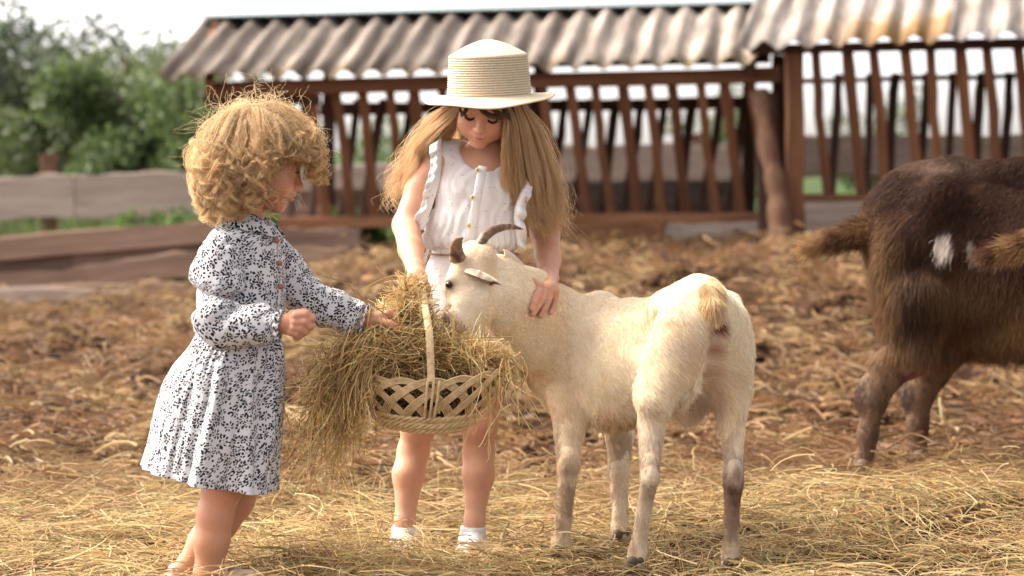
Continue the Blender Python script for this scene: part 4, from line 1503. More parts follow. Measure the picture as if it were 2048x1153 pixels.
    for sgn, b in ((-1, G(2478, 285, 6.82)), (1, G(2478, 285, 6.92))):
        hp = spline([b, b + np.array([-0.05, 0.02 * sgn, 0.09]), b + np.array([-0.15, 0.04 * sgn, 0.13])], 12)
        V_, Q_, T_ = tube_np(hp, np.linspace(0.022, 0.002, 12), 10)
        mesh_np("horn", V_, Q_, M_horn, t, F3=T_)
    for c in (G(1722, 990, 6.86), G(1838, 965, 7.12), G(2290, 990, 6.84), G(2334, 978, 7.02)):
        c = np.array([c[0], c[1], 0.03])
        s3 = SDF(c - 0.07, c + 0.07, 0.006)
        for sgn in (-1, 1):
            q = c + np.array([0, 0.018 * sgn, 0])
            s3.cap(q + np.array([0, 0, 0.03]), q + np.array([0.015, 0, -0.005]), 0.022, 0.025, 0.005)
        hv, hq = s3.mesh(); mesh_np("hoof", hv, hq, M_hoof, t)
    return t


import time as _t
_t0 = _t.time()
make_white_goat()
print("white goat", _t.time() - _t0)
make_brown_goat(0, 0, "big shaggy dark brown goat at right with a white spot on its flank", 3, 90000)
make_brown_goat(0.42, -0.50, "brown goat mostly outside the right edge, only its tan tail tip in view", 13, 12000, False)
print("goats", _t.time() - _t0)

# ================================================================== people helpers
skin_m = skin_mat("skin", 0.5, 0.22, 260, 0.06)
M_lash = simple_mat("lashes", (0.035, 0.018, 0.010), 0.6)
hairm = hair_mat("human_hair", 0.36, 0.55, 0.45)


def cloth_mat(name, col, sss=0.0, weave=900):
    t = NT(name)
    v = t.coord('Object')
    w = t.noise(v, 260, 3, 0.6)
    t.setp(col=col, rough=0.85, spec=0.15, sheen=0.2)
    t.bump(w, 0.25, 0.0008)
    tr = t.n("ShaderNodeBsdfTranslucent"); tr.inputs[0].default_value = (*col, 1)
    mx = t.n("ShaderNodeMixShader"); mx.inputs[0].default_value = 0.18
    t.l(t.b.outputs[0], mx.inputs[1]); t.l(tr.outputs[0], mx.inputs[2]); t.l(mx.outputs[0], t.out.inputs[0])
    return t


def head_sdf(S, C, Fv, Rv, Uv, s=1.0, chub=0.0, closed=True):
    A = np.array([Rv, Fv, Uv])
    q = lambda r, f, u: C + (Rv * r + Fv * f + Uv * u) * s
    e = lambda c, r, k, op='add': S.ell(c, np.array(r) * s, A, k * s, op)
    e(q(0, -0.014, 0.024), (0.072, 0.086, 0.078), 0)
    e(q(0, 0.022, 0.028), (0.062, 0.056, 0.056), 0.02)
    e(q(0, 0.016, -0.030), (0.057, 0.056, 0.056), 0.03)
    e(q(0, 0.036, -0.060), (0.038, 0.036, 0.032), 0.03)
    for sg in (-1, 1):
        e(q(0.031 * sg, 0.044, -0.034), (0.027 + chub, 0.026 + chub, 0.026), 0.02)
        e(q(0.040 * sg, 0.020, -0.055), (0.018 + chub, 0.030, 0.018 + chub), 0.025)
        e(q(0.072 * sg, -0.012, -0.012), (0.008, 0.016, 0.026), 0.006)
        e(q(0.029 * sg, 0.089, 0.001), (0.017, 0.016, 0.009), 0.012, 'sub')
        e(q(0.029 * sg, 0.0605, 0.000), (0.0150, 0.0145, 0.0135), 0.005)
    e(q(0, 0.063, -0.084), (0.018, 0.015, 0.013), 0.02)
    S.cap(q(0, 0.070, 0.002), q(0, 0.088, -0.026), 0.0065 * s, 0.0082 * s, 0.010 * s)
    e(q(0, 0.0905, -0.0285), (0.0092, 0.0085, 0.0078), 0.006)
    for sg in (-1, 1):
        e(q(0.0088 * sg, 0.083, -0.031), (0.0062, 0.0075, 0.0058), 0.005)
        e(q(0.005 * sg, 0.089, -0.037), (0.0026, 0.003, 0.0022), 0.002, 'sub')
    e(q(0, 0.076, -0.048), (0.019, 0.012, 0.013), 0.014)
    e(q(0, 0.0855, -0.0500), (0.0145, 0.0060, 0.0045), 0.004)
    e(q(0, 0.0835, -0.0595), (0.0120, 0.0065, 0.0052), 0.004)
    S.cap(q(-0.018, 0.079, -0.0535), q(0, 0.093, -0.0552), 0.0010 * s, 0.0014 * s, 0.003 * s, op='sub')
    S.cap(q(0.018, 0.079, -0.0535), q(0, 0.093, -0.0552), 0.0010 * s, 0.0014 * s, 0.003 * s, op='sub')
    return q


def head_color(V, c, C, Fv, Rv, Uv, s):
    d = V - C
    r = d @ Rv / s; f = d @ Fv / s; u = d @ Uv / s
    on = (f > 0.03) & (np.abs(r) < 0.08) & (np.abs(u) < 0.12)
    def put(w, cc, c):
        w = np.clip(w, 0, 1)[:, None] * on[:, None]
        return c * (1 - w) + np.array(cc) * w
    lip = np.exp(-((r / 0.0135) ** 4 + ((u + 0.0545) / 0.0085) ** 4)) * (f > 0.072)
    c = put(lip * 0.85, (0.50, 0.17, 0.13), c)
    slit = np.exp(-((r / 0.016) ** 4 + ((u + 0.0548) / 0.0016) ** 2)) * (f > 0.07)
    c = put(slit * 0.8, (0.20, 0.06, 0.045), c)
    for sg in (-1, 1):
        ch = np.exp(-(((r - 0.036 * sg) / 0.02) ** 2 + ((u + 0.034) / 0.018) ** 2))
        c = put(ch * 0.55, (0.62, 0.255, 0.175), c)
        br = np.exp(-(((r - 0.030 * sg) / 0.015) ** 4 + ((u - 0.020 + 12 * (r - 0.03 * sg) ** 2) / 0.0035) ** 2)) * (f > 0.05)
        c = put(br * 0.5, (0.20, 0.10, 0.05), c)
        ld = np.exp(-(((r - 0.029 * sg) / 0.0165) ** 4 + ((u - 0.002) / 0.009) ** 2)) * (f > 0.06)
        c = put(ld * 0.3, (0.42, 0.20, 0.14), c)
    nt = np.exp(-((r / 0.012) ** 2 + ((u + 0.030) / 0.009) ** 2)) * (f > 0.08)
    c = put(nt * 0.45, (0.60, 0.26, 0.18), c)
    return c


def skin_base(V, r=0):
    n_ = fbm(V, 14, 3, 12)[:, None]
    m_ = fbm(V, 60, 3, 5)[:, None]; p_ = sstep(0.5, 0.62, fbm(V, 24, 3, 44))[:, None]
    c = np.array([0.52, 0.275, 0.175]) * (0.88 + 0.18 * n_ + 0.10 * m_)
    return c * (1 - 0.22 * p_) + np.array([0.56, 0.235, 0.155]) * 0.22 * p_


def strands_from_lock(path, r0, r1, n, wave=0.004, freq=3.0, flare=1.0, seed=0, k=18, nclump=26, clumpr=0.16, curl_from=0.0, flat=(1, 1, 1)):
    """n strands following a guide path within a bundle radius; strands gather into small locks"""
    r = np.random.default_rng(seed)
    g = spline(path, k)
    t = np.linspace(0, 1, k)
    rad = (r0 + (r1 - r0) * t ** flare) * (0.55 + 0.45 * sstep(0.0, 0.3, t))
    cl = r.normal(0, 0.42, (nclump, 3)) * np.array(flat)
    cph = r.uniform(0, 2 * PI, nclump)
    cfr = freq * r.uniform(0.7, 1.3, nclump)
    which = np.sort(r.integers(0, nclump, n))
    off = cl[which]
    ind = r.normal(0, 0.7, (n, 3)) * np.array(flat)
    T = np.gradient(g, axis=0); T = unit_rows(T)
    B = unit_rows(np.cross(T, np.array([0.1, 1, 0.2]))); Nn = np.cross(T, B)
    ph = cph[which][:, None] + r.normal(0, 0.35, (n, 1)) + 2 * PI * cfr[which][:, None] * t[None, :]
    w = wave * sstep(curl_from, min(1.0, curl_from + 0.4), t)[None, :] * r.uniform(0.7, 1.3, (n, 1))
    spread = clumpr * (1 - 0.45 * sstep(0.2, 0.9, t))[None, :, None]
    pts = g[None] + off[:, None, :] * rad[None, :, None] + ind[:, None, :] * rad[None, :, None] * spread
    pts = pts + (np.cos(ph) * w)[..., None] * B[None] + (np.sin(ph) * w)[..., None] * Nn[None]
    wd = np.cumsum(r.normal(0, 1, (n, k, 3)), 1) * 0.0011 * (k / 18.0) ** 3 * (t ** 0.8)[None, :, None]
    wd = wd + r.normal(0, 1, (n, 1, 3)) * (t ** 2)[None, :, None] * 0.006 * (k / 18.0) ** 4
    pts = pts + wd
    # different lengths
    ln = r.uniform(0.78, 1.0, n)
    tt = t[None, :] * ln[:, None] * (k - 1)
    i = np.minimum(tt.astype(int), k - 2); f = (tt - i)[..., None]
    pts = np.take_along_axis(pts, i[..., None].repeat(3, 2), 1) * (1 - f) + np.take_along_axis(pts, (i + 1)[..., None].repeat(3, 2), 1) * f
    return pts


# ================================================================== the older girl
def make_girl():
    t = thing("person", "long haired girl in straw hat and white outfit, one hand on the white goat", "girl", (-0.06, 5.80, 0.0))
    S = SDF((-0.34, 5.36, -0.01), (0.22, 6.02, 1.26), 0.0045,
            fine=[((-0.165, 5.60, 0.90), (0.04, 5.92, 1.20), 0.0021), ((0.02, 5.62, 0.53), (0.14, 5.80, 0.68), 0.0022), ((-0.28, 5.40, 0.56), (-0.17, 5.60, 0.72), 0.0024)])
    Fv = unit(np.array([-0.10, -0.86, -0.50])); Rv = np.array([0.975, -0.08, -0.16]); Rv = unit(Rv - Fv * (Rv @ Fv)); Uv = np.cross(Fv, Rv)
    if Uv[2] < 0:
        Uv = -Uv
    Chead = P(962, 238, 5.74) - Fv * 0.074
    hs = 0.93
    q = head_sdf(S, Chead, Fv, Rv, Uv, hs, 0.001)
    # neck, shoulders, torso
    S.cap(q(0, -0.03, -0.07), P(985, 325, 5.87), 0.034, 0.036, 0.02)
    S.cap(P(985, 318, 5.87), P(975, 352, 5.86), 0.036, 0.05, 0.03)
    S.cap(P(905, 322, 5.87), P(1045, 342, 5.90), 0.040, 0.040, 0.04)
    S.ell(P(968, 390, 5.86), (0.108, 0.072, 0.10), None, 0.04)
    S.ell(P(950, 500, 5.85), (0.095, 0.068, 0.11), None, 0.04)
    S.ell(P(943, 600, 5.85), (0.103, 0.078, 0.09), None, 0.04)
    # right arm (left in the picture)
    S.chain([P(878, 318, 5.86), P(838, 380, 5.84), P(813, 452, 5.80), P(822, 500, 5.68), P(831, 540, 5.575)], [0.039, 0.0325, 0.0330, 0.029, 0.0205], 0.012)
    # fist around the handle
    hb = P(834, 560, 5.52)
    S.ell(hb, (0.024, 0.032, 0.026), None, 0.014)
    S.cap(P(831, 540, 5.57), hb, 0.021, 0.022, 0.012)
    for i in range(4):
        Yk = 5.475 + 0.0195 * i
        S.chain([P(826, 556, Yk), P(846, 562, Yk), P(855, 578, Yk), P(851, 595, Yk), P(842, 601, Yk)], [0.0105, 0.0098, 0.0090, 0.0084, 0.0075], 0.0035)
    S.chain([P(822, 560, 5.50), P(826, 580, 5.485), P(835, 596, 5.47)], [0.012, 0.0105, 0.0085], 0.005)
    # left arm (right in the picture)
    S.chain([P(1050, 340, 5.90), P(1078, 400, 5.92), P(1090, 470, 5.92), P(1096, 520, 5.87), P(1098, 556, 5.80)], [0.040, 0.0345, 0.035, 0.0305, 0.0225], 0.012)
    # hand on the neck of the goat
    fing = [((1082, 576, 5.728), (1073, 592, 5.702), (1067, 606, 5.690), (1063, 617, 5.690)),
            ((1091, 581, 5.720), (1082, 600, 5.692), (1073, 616, 5.678), (1066, 628, 5.678)),
            ((1101, 583, 5.720), (1095, 603, 5.692), (1088, 619, 5.680), (1081, 631, 5.682)),
            ((1111, 582, 5.728), (1110, 600, 5.702), (1106, 614, 5.690), (1101, 626, 5.692))]
    kn = goat_Y(1090, 606, 5.70) + 0.02
    S.ell(P(1098, 582, kn), (0.0245, 0.016, 0.022), None, 0.012)
    S.cap(P(1098, 556, 5.79), P(1098, 579, kn), 0.0225, 0.016, 0.012)
    fing = [tuple((x, y, min(goat_Y(x, y, kn) - 0.010, kn + 0.0) if y > 585 else kn - 0.006) for (x, y, _) in f) for f in fing]
    for i, f in enumerate(fing):
        rr = [0.0100, 0.0092, 0.0084, 0.0074] if i < 3 else [0.0092, 0.0084, 0.0076, 0.0066]
        S.chain([P(*a) for a in f], rr, 0.003)
    S.chain([P(1088, 577, kn), P(1075, 571, kn - 0.012), P(1063, 562, kn - 0.014)], [0.0125, 0.0098, 0.0080], 0.006)
    # legs
    S.chain([P(893, 620, 5.85), P(862, 740, 5.83), P(838, 850, 5.79), P(826, 905, 5.80), P(817, 950, 5.78), P(810, 1045, 5.76), P(808, 1085, 5.76)], [0.064, 0.052, 0.0390, 0.0350, 0.0358, 0.0220, 0.0220], 0.02)
    S.chain([P(990, 620, 5.86), P(975, 740, 5.84), P(960, 850, 5.80), P(957, 905, 5.81), P(957, 950, 5.79), P(949, 1045, 5.77), P(946, 1085, 5.77)], [0.064, 0.052, 0.0385, 0.0350, 0.0358, 0.0220, 0.0220], 0.02)
    S.ell(P(836, 850, 5.775), (0.028, 0.020, 0.034), None, 0.03)
    S.ell(P(960, 850, 5.785), (0.028, 0.020, 0.034), None, 0.03)
    # feet inside the shoes
    S.cap(P(808, 1088, 5.75), P(803, 1104, 5.67), 0.024, 0.02, 0.02)
    S.cap(P(946, 1090, 5.76), P(944, 1104, 5.68), 0.024, 0.02, 0.02)
    V, Q = S.mesh(); V = relax(V, Q, 1, 0.5)
    c = skin_base(V)
    c = head_color(V, c, Chead, Fv, Rv, Uv, hs)
    # knees, finger ends
    def warm(c, p, rr, s_, cc=(0.60, 0.27, 0.19)):
        w = (np.exp(-((V - p) ** 2).sum(1) / (2 * rr ** 2)) * s_)[:, None]
        return c * (1 - w) + np.array(cc) * w
    c = warm(c, P(836, 855, 5.745), 0.03, 0.5); c = warm(c, P(960, 855, 5.755), 0.03, 0.5)
    for f in fing:
        c = warm(c, P(*f[3]), 0.007, 0.6, (0.72, 0.40, 0.31)); c = warm(c, P(*f[1]), 0.008, 0.35)
    c = warm(c, P(848, 590, 5.48), 0.02, 0.4)
    mesh_np("body", V, Q, skin_m, t, col=c)
    # lashes
    for sg in (-1, 1):
        r = np.random.default_rng(5 + sg)
        a = np.linspace(-1, 1, 26)
        base = np.array([q(0.029 * sg + 0.0125 * x, 0.0755 - 0.004 * x * x - 0.001 * sg * x, -0.0055 + 0.0045 * x * x) for x in a])
        tip = base + Fv * 0.006 - Uv * 0.0045 + (Rv * sg) * 0.0015
        mid = (base + tip) / 2 - Uv * 0.001
        curves_obj("eyelashes", np.stack([base, mid, tip], 1), np.array([[0.0006, 0.0005, 0.0002]]), np.tile([0.03, 0.015, 0.01], (26, 1)), hairm, t)
    # -------- hair cap under the hat
    S = SDF(Chead - 0.13, Chead + 0.13, 0.0045)
    A = np.array([Rv, Fv, Uv])
    S.ell(q(0, -0.018, 0.026), (0.077, 0.090, 0.083), A, 0)
    S.ell(q(0, -0.045, -0.03), (0.066, 0.058, 0.062), A, 0.03)
    S.ell(q(0, 0.085, -0.012), (0.058, 0.06, 0.056), A, 0.01, 'sub')
    hv, hq = S.mesh(); hv = relax(hv, hq, 2)
    hairc = NT("hair_scalp")
    _v = hairc.coord('Object'); _n = hairc.noise(hairc.coord('Object', (60, 60, 5)), 1.5, 4)
    hairc.setp(col=hairc.ramp(_n, [(0.3, (0.10, 0.05, 0.022)), (0.7, (0.26, 0.145, 0.065))]), rough=0.5)
    hairmesh = mesh_np("hair", hv, hq, hairc.m, t)
    L = []
    def lk(pts, r0, r1, n, **kw):
        L.append(strands_from_lock([P(*a) for a in pts], r0, r1, n, **kw))
    # left mass, blown outwards
    lk([(920, 208, 5.80), (893, 236, 5.82), (864, 264, 5.83), (842, 300, 5.84), (828, 350, 5.84), (815, 395, 5.84)], 0.010, 0.022, 420, wave=0.009, freq=3, seed=1, curl_from=0.5)
    lk([(922, 206, 5.82), (888, 232, 5.85), (862, 264, 5.88), (838, 300, 5.90), (822, 345, 5.90), (808, 388, 5.90)], 0.012, 0.030, 360, wave=0.010, freq=3.5, seed=2, curl_from=0.4)
    lk([(918, 215, 5.78), (898, 240, 5.80), (872, 262, 5.81), (848, 290, 5.82), (835, 330, 5.86), (826, 385, 5.88)], 0.010, 0.022, 420, wave=0.008, freq=3, seed=3, curl_from=0.5)
    lk([(925, 215, 5.78), (908, 236, 5.81), (890, 268, 5.84), (868, 300, 5.92), (855, 340, 5.94)], 0.012, 0.02, 700, wave=0.004, freq=2, seed=4)
    lk([(918, 208, 5.82), (882, 238, 5.87), (856, 274, 5.90), (828, 320, 5.90), (808, 365, 5.90), (806, 405, 5.90)], 0.014, 0.045, 420, wave=0.014, freq=4, seed=5, clumpr=0.8, curl_from=0.35)
    # right mass, in front of the shoulder
    lk([(1012, 206, 5.76), (1024, 250, 5.765), (1030, 310, 5.775), (1036, 370, 5.785), (1046, 415, 5.80), (1066, 452, 5.80)], 0.012, 0.020, 1200, wave=0.009, freq=1.5, seed=11, curl_from=0.5)
    lk([(1028, 206, 5.78), (1044, 250, 5.78), (1056, 310, 5.79), (1068, 370, 5.80), (1078, 420, 5.82), (1104, 470, 5.83)], 0.013, 0.022, 1300, wave=0.010, freq=1.6, seed=12, curl_from=0.5)
    lk([(1036, 208, 5.81), (1052, 250, 5.82), (1072, 310, 5.83), (1082, 370, 5.84), (1092, 420, 5.85), (1102, 462, 5.85)], 0.013, 0.022, 1100, wave=0.010, freq=1.8, seed=13, curl_from=0.4)
    lk([(1038, 208, 5.84), (1058, 250, 5.86), (1078, 310, 5.88), (1096, 370, 5.90), (1105, 420, 5.90)], 0.014, 0.026, 1000, wave=0.006, freq=2.5, seed=14, curl_from=0.3)
    lk([(1018, 212, 5.79), (1035, 270, 5.84), (1040, 330, 5.95), (1060, 400, 5.98)], 0.03, 0.03, 800, wave=0.004, seed=15)
    lk([(1008, 212, 5.755), (1012, 250, 5.752), (1010, 300, 5.755), (1012, 345, 5.765), (1020, 385, 5.775)], 0.006, 0.009, 420, wave=0.002, seed=16)
    lk([(1038, 208, 5.83), (1062, 260, 5.86), (1086, 330, 5.88), (1104, 400, 5.88), (1112, 450, 5.88)], 0.014, 0.042, 420, wave=0.013, freq=3.5, seed=17, clumpr=0.8, curl_from=0.35)
    # back
    for i in range(7):
        x = 925 + i * 20
        lk([(x, 205, 5.90), (x - 3, 260, 5.95), (x - 6, 330, 5.965), (x - 4, 420, 5.97)], 0.018, 0.02, 350, wave=0.003, seed=30 + i)
    # fringe
    lk([(920, 204, 5.745), (918, 216, 5.725), (924, 226, 5.712), (934, 233, 5.712)], 0.004, 0.004, 130, wave=0.001, seed=21, k=10)
    lk([(940, 204, 5.735), (934, 216, 5.712), (930, 226, 5.706), (922, 232, 5.715)], 0.004, 0.005, 120, wave=0.001, seed=22, k=10)
    lk([(955, 204, 5.73), (964, 218, 5.703), (976, 229, 5.700), (995, 235, 5.706), (1012, 232, 5.72)], 0.005, 0.005, 420, wave=0.001, seed=23, k=10)
    lk([(978, 204, 5.73), (986, 217, 5.705), (996, 226, 5.705), (1014, 232, 5.72)], 0.006, 0.005, 420, wave=0.001, seed=24, k=10)
    lk([(1000, 204, 5.74), (1006, 218, 5.72), (1012, 228, 5.725), (1020, 240, 5.745)], 0.006, 0.004, 300, wave=0.001, seed=25, k=10)
    r = np.random.default_rng(9)
    k18 = [a for a in L if a.shape[1] == 18]; k10 = [a for a in L if a.shape[1] == 10]
    def hc(n, z, y):
        g = np.repeat(r.uniform(0.38, 1.55, n // 14 + 1), 14)[:n][:, None]
        base = np.array([0.42, 0.25, 0.12]) * g * r.uniform(0.8, 1.2, (n, 1))
        tipw = sstep(1.03, 0.88, z)[:, None]
        c = base * (1 - 0.55 * tipw) + np.array([0.78, 0.56, 0.31]) * 0.55 * tipw
        return c
    a = np.concatenate(k18)
    # keep strands from passing through the torso front too much
    curves_obj("hair_strands", a, 0.00044 * np.linspace(1, 0.5, 18)[None, :] * r.uniform(0.7, 1.3, (len(a), 1)), hc(len(a), a[:, -1, 2], 0), hairm, hairmesh)
    a = np.concatenate(k10)
    curves_obj("fringe", a, 0.0005 * np.linspace(1, 0.5, 10)[None, :] * r.uniform(0.7, 1.3, (len(a), 1)), np.array([0.15, 0.08, 0.04]) * r.uniform(0.6, 1.5, (len(a), 1)), hairm, hairmesh)
    # -------- outfit
    M_white = cloth_mat("white_cotton", (0.80, 0.78, 0.79))
    # broderie holes: sprigs of small eyelets
    v = M_white.coord('Object')
    def eyelets(sc, rr, seed):
        mp = M_white.n("ShaderNodeMapping"); M_white.l(v, mp.inputs[0]); mp.inputs['Scale'].default_value = (1, 0.12, 1); mp.inputs['Location'].default_value = (seed, 0, seed * 2)
        vo = M_white.n("ShaderNodeTexVoronoi"); vo.inputs['Scale'].default_value = sc; vo.inputs['Randomness'].default_value = 0.9
        M_white.l(mp.outputs[0], vo.inputs['Vector'])
        return M_white.math('LESS_THAN', vo.outputs['Distance'], rr)
    ey = M_white.math('MULTIPLY', eyelets(150, 0.22, 0.0), eyelets(34, 0.42, 0.3))
    colw = M_white.mix(ey, (0.76, 0.735, 0.74), (0.30, 0.21, 0.19))
    M_white.setp(col=colw)
    M_white = M_white.m
    S = SDF((-0.24, 5.70, 0.66), (0.12, 6.02, 1.05), 0.0036)
    S.cap(P(878, 312, 5.868), P(1058, 340, 5.90), 0.047, 0.047, 0)
    S.ell(P(968, 392, 5.855), (0.119, 0.084, 0.105), None, 0.03)
    S.ell(P(948, 455, 5.85), (0.116, 0.086, 0.075), None, 0.03)
    S.ell(P(944, 482, 5.85), (0.122, 0.090, 0.034), None, 0.02)
    # neckline and arm holes
    S.ell(P(968, 288, 5.80), (0.066, 0.10, 0.064), None, 0.004, 'sub')
    S.cap(P(800, 335, 5.86), P(832, 352, 5.86), 0.040, 0.022, 0.01, op='sub')
    S.cap(P(1122, 352, 5.90), P(1088, 366, 5.90), 0.045, 0.022, 0.01, op='sub')
    bv, bq = S.mesh(); bv = relax(bv, bq, 2)
    N = normals(bv, bq)
    zz = bv[:, 2]; xx = bv[:, 0]
    # gathers fall from the neckline, pillow folds over the belt
    ang = np.arctan2(bv[:, 1] - 5.86, xx + 0.06)
    fold = np.sin(ang * 21 + 9.0 * fbm(bv, 11, 2, 1) * 3) * 0.0013 * sstep(0.98, 0.85, zz)
    fold += (fbm(bv * np.array([1.0, 1, 0.45]), 26, 3, 7) - 0.5) * 0.014 * sstep(1.02, 0.9, zz)
    fold += np.sin(ang * 34 + 2) * 0.0035 * np.exp(-((zz - 0.735) / 0.022) ** 2)
    bv = bv + N * fold[:, None]
    blouse = mesh_np("blouse", bv, bq, M_white, t)
    # ruffles
    def ruffle(path, w, nm, seed, amp=0.008, fr=9, wd=(1, -0.6, 0)):
        g = spline([P(*a) for a in path], 70)
        tt = np.linspace(0, 1, 70)
        wd = unit(wd)
        ww = w * np.interp(tt, [0, 0.1, 0.5, 0.9, 1], [0.4, 0.9, 1, 1.1, 0.7])
        cols_ = []
        for j, sj in enumerate(np.linspace(0, 1, 7)):
            wave = amp * sj * (np.sin(2 * PI * fr * tt + seed + 3 * np.sin(5 * tt + seed)) + 0.4 * np.sin(2 * PI * fr * 2.3 * tt + seed * 2))
            cols_.append(g + wd * (ww * sj)[:, None] + np.outer(wave, np.array([0.25 * wd[0], -1.0, 0])) - np.outer(0.004 + 0.012 * np.sin(PI * min(1, sj * 1.2)) * np.ones(70), np.array([0, 1, 0])) - np.outer(0.010 * sj ** 2 * np.ones(70), np.array([0, 0, 1])))
        Vr = np.stack(cols_, 1).reshape(-1, 3)
        fq = grid_faces(7, 70)
        o = mesh_np(nm, Vr, fq, M_white, t)
        md = o.modifiers.new("thick", 'SOLIDIFY'); md.thickness = 0.0012
        return o
    ruffle([(884, 268, 5.83), (884, 310, 5.79), (880, 360, 5.775), (866, 410, 5.78), (848, 460, 5.785)], 0.034, "ruffle", 1, wd=(-1, -0.5, 0), fr=4.3, amp=0.010)
    ruffle([(1052, 300, 5.85), (1056, 340, 5.82), (1040, 380, 5.79), (1028, 430, 5.785), (1034, 492, 5.80)], 0.028, "ruffle", 2, wd=(1, -0.5, 0), fr=4.6, amp=0.010)
    ruffle([(878, 268, 5.86), (862, 285, 5.87), (856, 320, 5.87)], 0.022, "cap_ruffle", 3, wd=(-1, 0, -0.25), fr=3)
    ruffle([(1060, 302, 5.88), (1078, 325, 5.90), (1080, 355, 5.90)], 0.022, "cap_ruffle", 4, wd=(1, 0, -0.25), fr=3)
    # placket and buttons
    pl = spline([P(966, 333, 5.757), P(957, 380, 5.745), P(948, 430, 5.742), P(940, 485, 5.742)], 16)
    pv, pq, pt = tube_np(pl, 0.0105, 8, True, 0.25, up=(0, 1, 0))
    mesh_np("placket", pv, pq, M_white, t, F3=pt)
    M_btn = simple_mat("horn_button", (0.42, 0.30, 0.15), 0.25); M_btn2 = simple_mat("button_rim", (0.70, 0.58, 0.38), 0.3)
    for px, py, Yd in ((956, 341, 5.744), (946, 396, 5.734), (938, 452, 5.730)):
        c = P(px, py, Yd)
        prof = [(0.0001, -0.0005), (0.0024, -0.0012), (0.0042, -0.0035), (0.0062, -0.0035), (0.0070, -0.0015), (0.0070, 0.0015), (0.0001, 0.002)]
        vv = []
        for (rr, yy) in prof:
            a = np.arange(16) * PI / 8
            vv.append(np.stack([c[0] + rr * np.cos(a), np.full(16, c[1] + yy), c[2] + rr * np.sin(a)], 1))
        vv = np.concatenate(vv)
        o = mesh_np("button", vv, grid_faces(16, len(prof), True), M_btn2, t)
        o2 = mesh_np("button_centre", tube_np([c + np.array([0, -0.0022, 0]), c + np.array([0, -0.0008, 0])], 0.0036, 12)[0], tube_np([c, c + np.array([0, 0.002, 0])], 0.0036, 12)[1], M_btn, o, F3=tube_np([c, c + np.array([0, 0.002, 0])], 0.0036, 12)[2])
    # shorts
    S = SDF((-0.24, 5.70, 0.38), (0.12, 6.02, 0.76), 0.0042)
    S.ell(P(943, 560, 5.85), (0.112, 0.084, 0.085), None, 0)
    S.cap(P(938, 505, 5.85), P(943, 600, 5.85), 0.090, 0.098, 0.03)
    S.cap(P(905, 610, 5.85), P(868, 720, 5.83), 0.072, 0.074, 0.03)
    S.cap(P(985, 610, 5.86), P(988, 730, 5.85), 0.075, 0.078, 0.03)
    for (px, py, Yd, rr) in ((862, 790, 5.83, 0.12), (990, 800, 5.85, 0.12)):
        S.ell(P(px, py, Yd), (rr, rr, 0.058), None, 0.004, 'sub')
    S.cap(P(925, 660, 5.84), P(925, 780, 5.84), 0.006, 0.03, 0.02, op='sub')
    sv, sq = S.mesh(); sv = relax(sv, sq, 2); N = normals(sv, sq)
    sv = sv + N * ((fbm(sv * np.array([1, 1, 0.4]), 24, 3, 17) - 0.5) * 0.012)[:, None]
    mesh_np("shorts", sv, sq, M_white, t)
    # belt
    bl = []
    for i in range(60):
        a = i * 2 * PI / 60
        c = P(942, 509, 5.85)
        bl.append(c + np.array([0.1115 * math.cos(a), 0.0875 * math.sin(a), 0.002 * math.sin(2 * a)]))
    bl.append(bl[0])
    M_belt = NT("tan_leather"); _v = M_belt.coord('Object'); _n = M_belt.n("ShaderNodeTexWave"); _n.inputs['Scale'].default_value = 60; _n.bands_direction = 'DIAGONAL'; M_belt.l(_v, _n.inputs['Vector'])
    M_belt.setp(col=M_belt.ramp(_n.outputs[1], [(0.3, (0.16, 0.07, 0.035)), (0.7, (0.36, 0.19, 0.10))]), rough=0.6)
    bv_, bq_, bt_ = tube_np(bl, 0.0075, 8, False, 0.35, up=(0, 0.1, 0.0) if False else None)
    mesh_np("belt", bv_, bq_, M_belt.m, t)
    tie = spline([P(856, 500, 5.765), P(852, 512, 5.755), P(849, 528, 5.757)], 8)
    a_, b_, c_ = tube_np(tie, 0.0035, 8)
    mesh_np("belt_loop", a_, b_, M_white, t, F3=c_)
    # socks and trainers
    M_sock = cloth_mat("white_sock", (0.80, 0.78, 0.78)).m
    M_shoe = simple_mat("white_canvas", (0.70, 0.69, 0.67), 0.7); M_sole = simple_mat("rubber_sole", (0.66, 0.65, 0.62), 0.5); M_lace = simple_mat("lace", (0.62, 0.64, 0.62), 0.8)
    for px, Yd in ((809, 5.76), (946, 5.77)):
        top = P(px, 1056, Yd); an = P(px - 1, 1088, Yd)
        S = SDF(an - np.array([0.07, 0.16, 0.07]), an + np.array([0.07, 0.08, 0.09]), 0.0035)
        S.cap(top, an, 0.0305, 0.0315, 0)
        S.ell(top + np.array([0, 0, 0.022]), (0.06, 0.06, 0.02), None, 0.004, 'sub')
        s1, s2 = S.mesh(); s1 = relax(s1, s2, 1); N = normals(s1, s2)
        s1 += N * (np.sin(np.arctan2(s1[:, 1] - an[1], s1[:, 0] - an[0]) * 24) * 0.0009)[:, None]
        mesh_np("sock", s1, s2, M_sock, t)
        S = SDF(an - np.array([0.08, 0.20, 0.09]), an + np.array([0.08, 0.09, 0.05]), 0.0035)
        g = np.array([an[0], an[1], 0.0])
        S.cap(g + np.array([0, 0.035, 0.014]), g + np.array([-0.004, -0.075, 0.010]), 0.032, 0.032, 0)
        S.cap(g + np.array([0, 0.0, 0.022]), g + np.array([0, 0.03, 0.024]), 0.030, 0.032, 0.015)
        S.cap(g + np.array([0, -0.02, 0.030]), g + np.array([-0.004, -0.075, 0.018]), 0.018, 0.018, 0.015)
        S.ell(g + np.array([0, 0, -0.095]), (0.3, 0.3, 0.103), None, 0.004, 'sub')
        s1, s2 = S.mesh(); s1 = relax(s1, s2, 1)
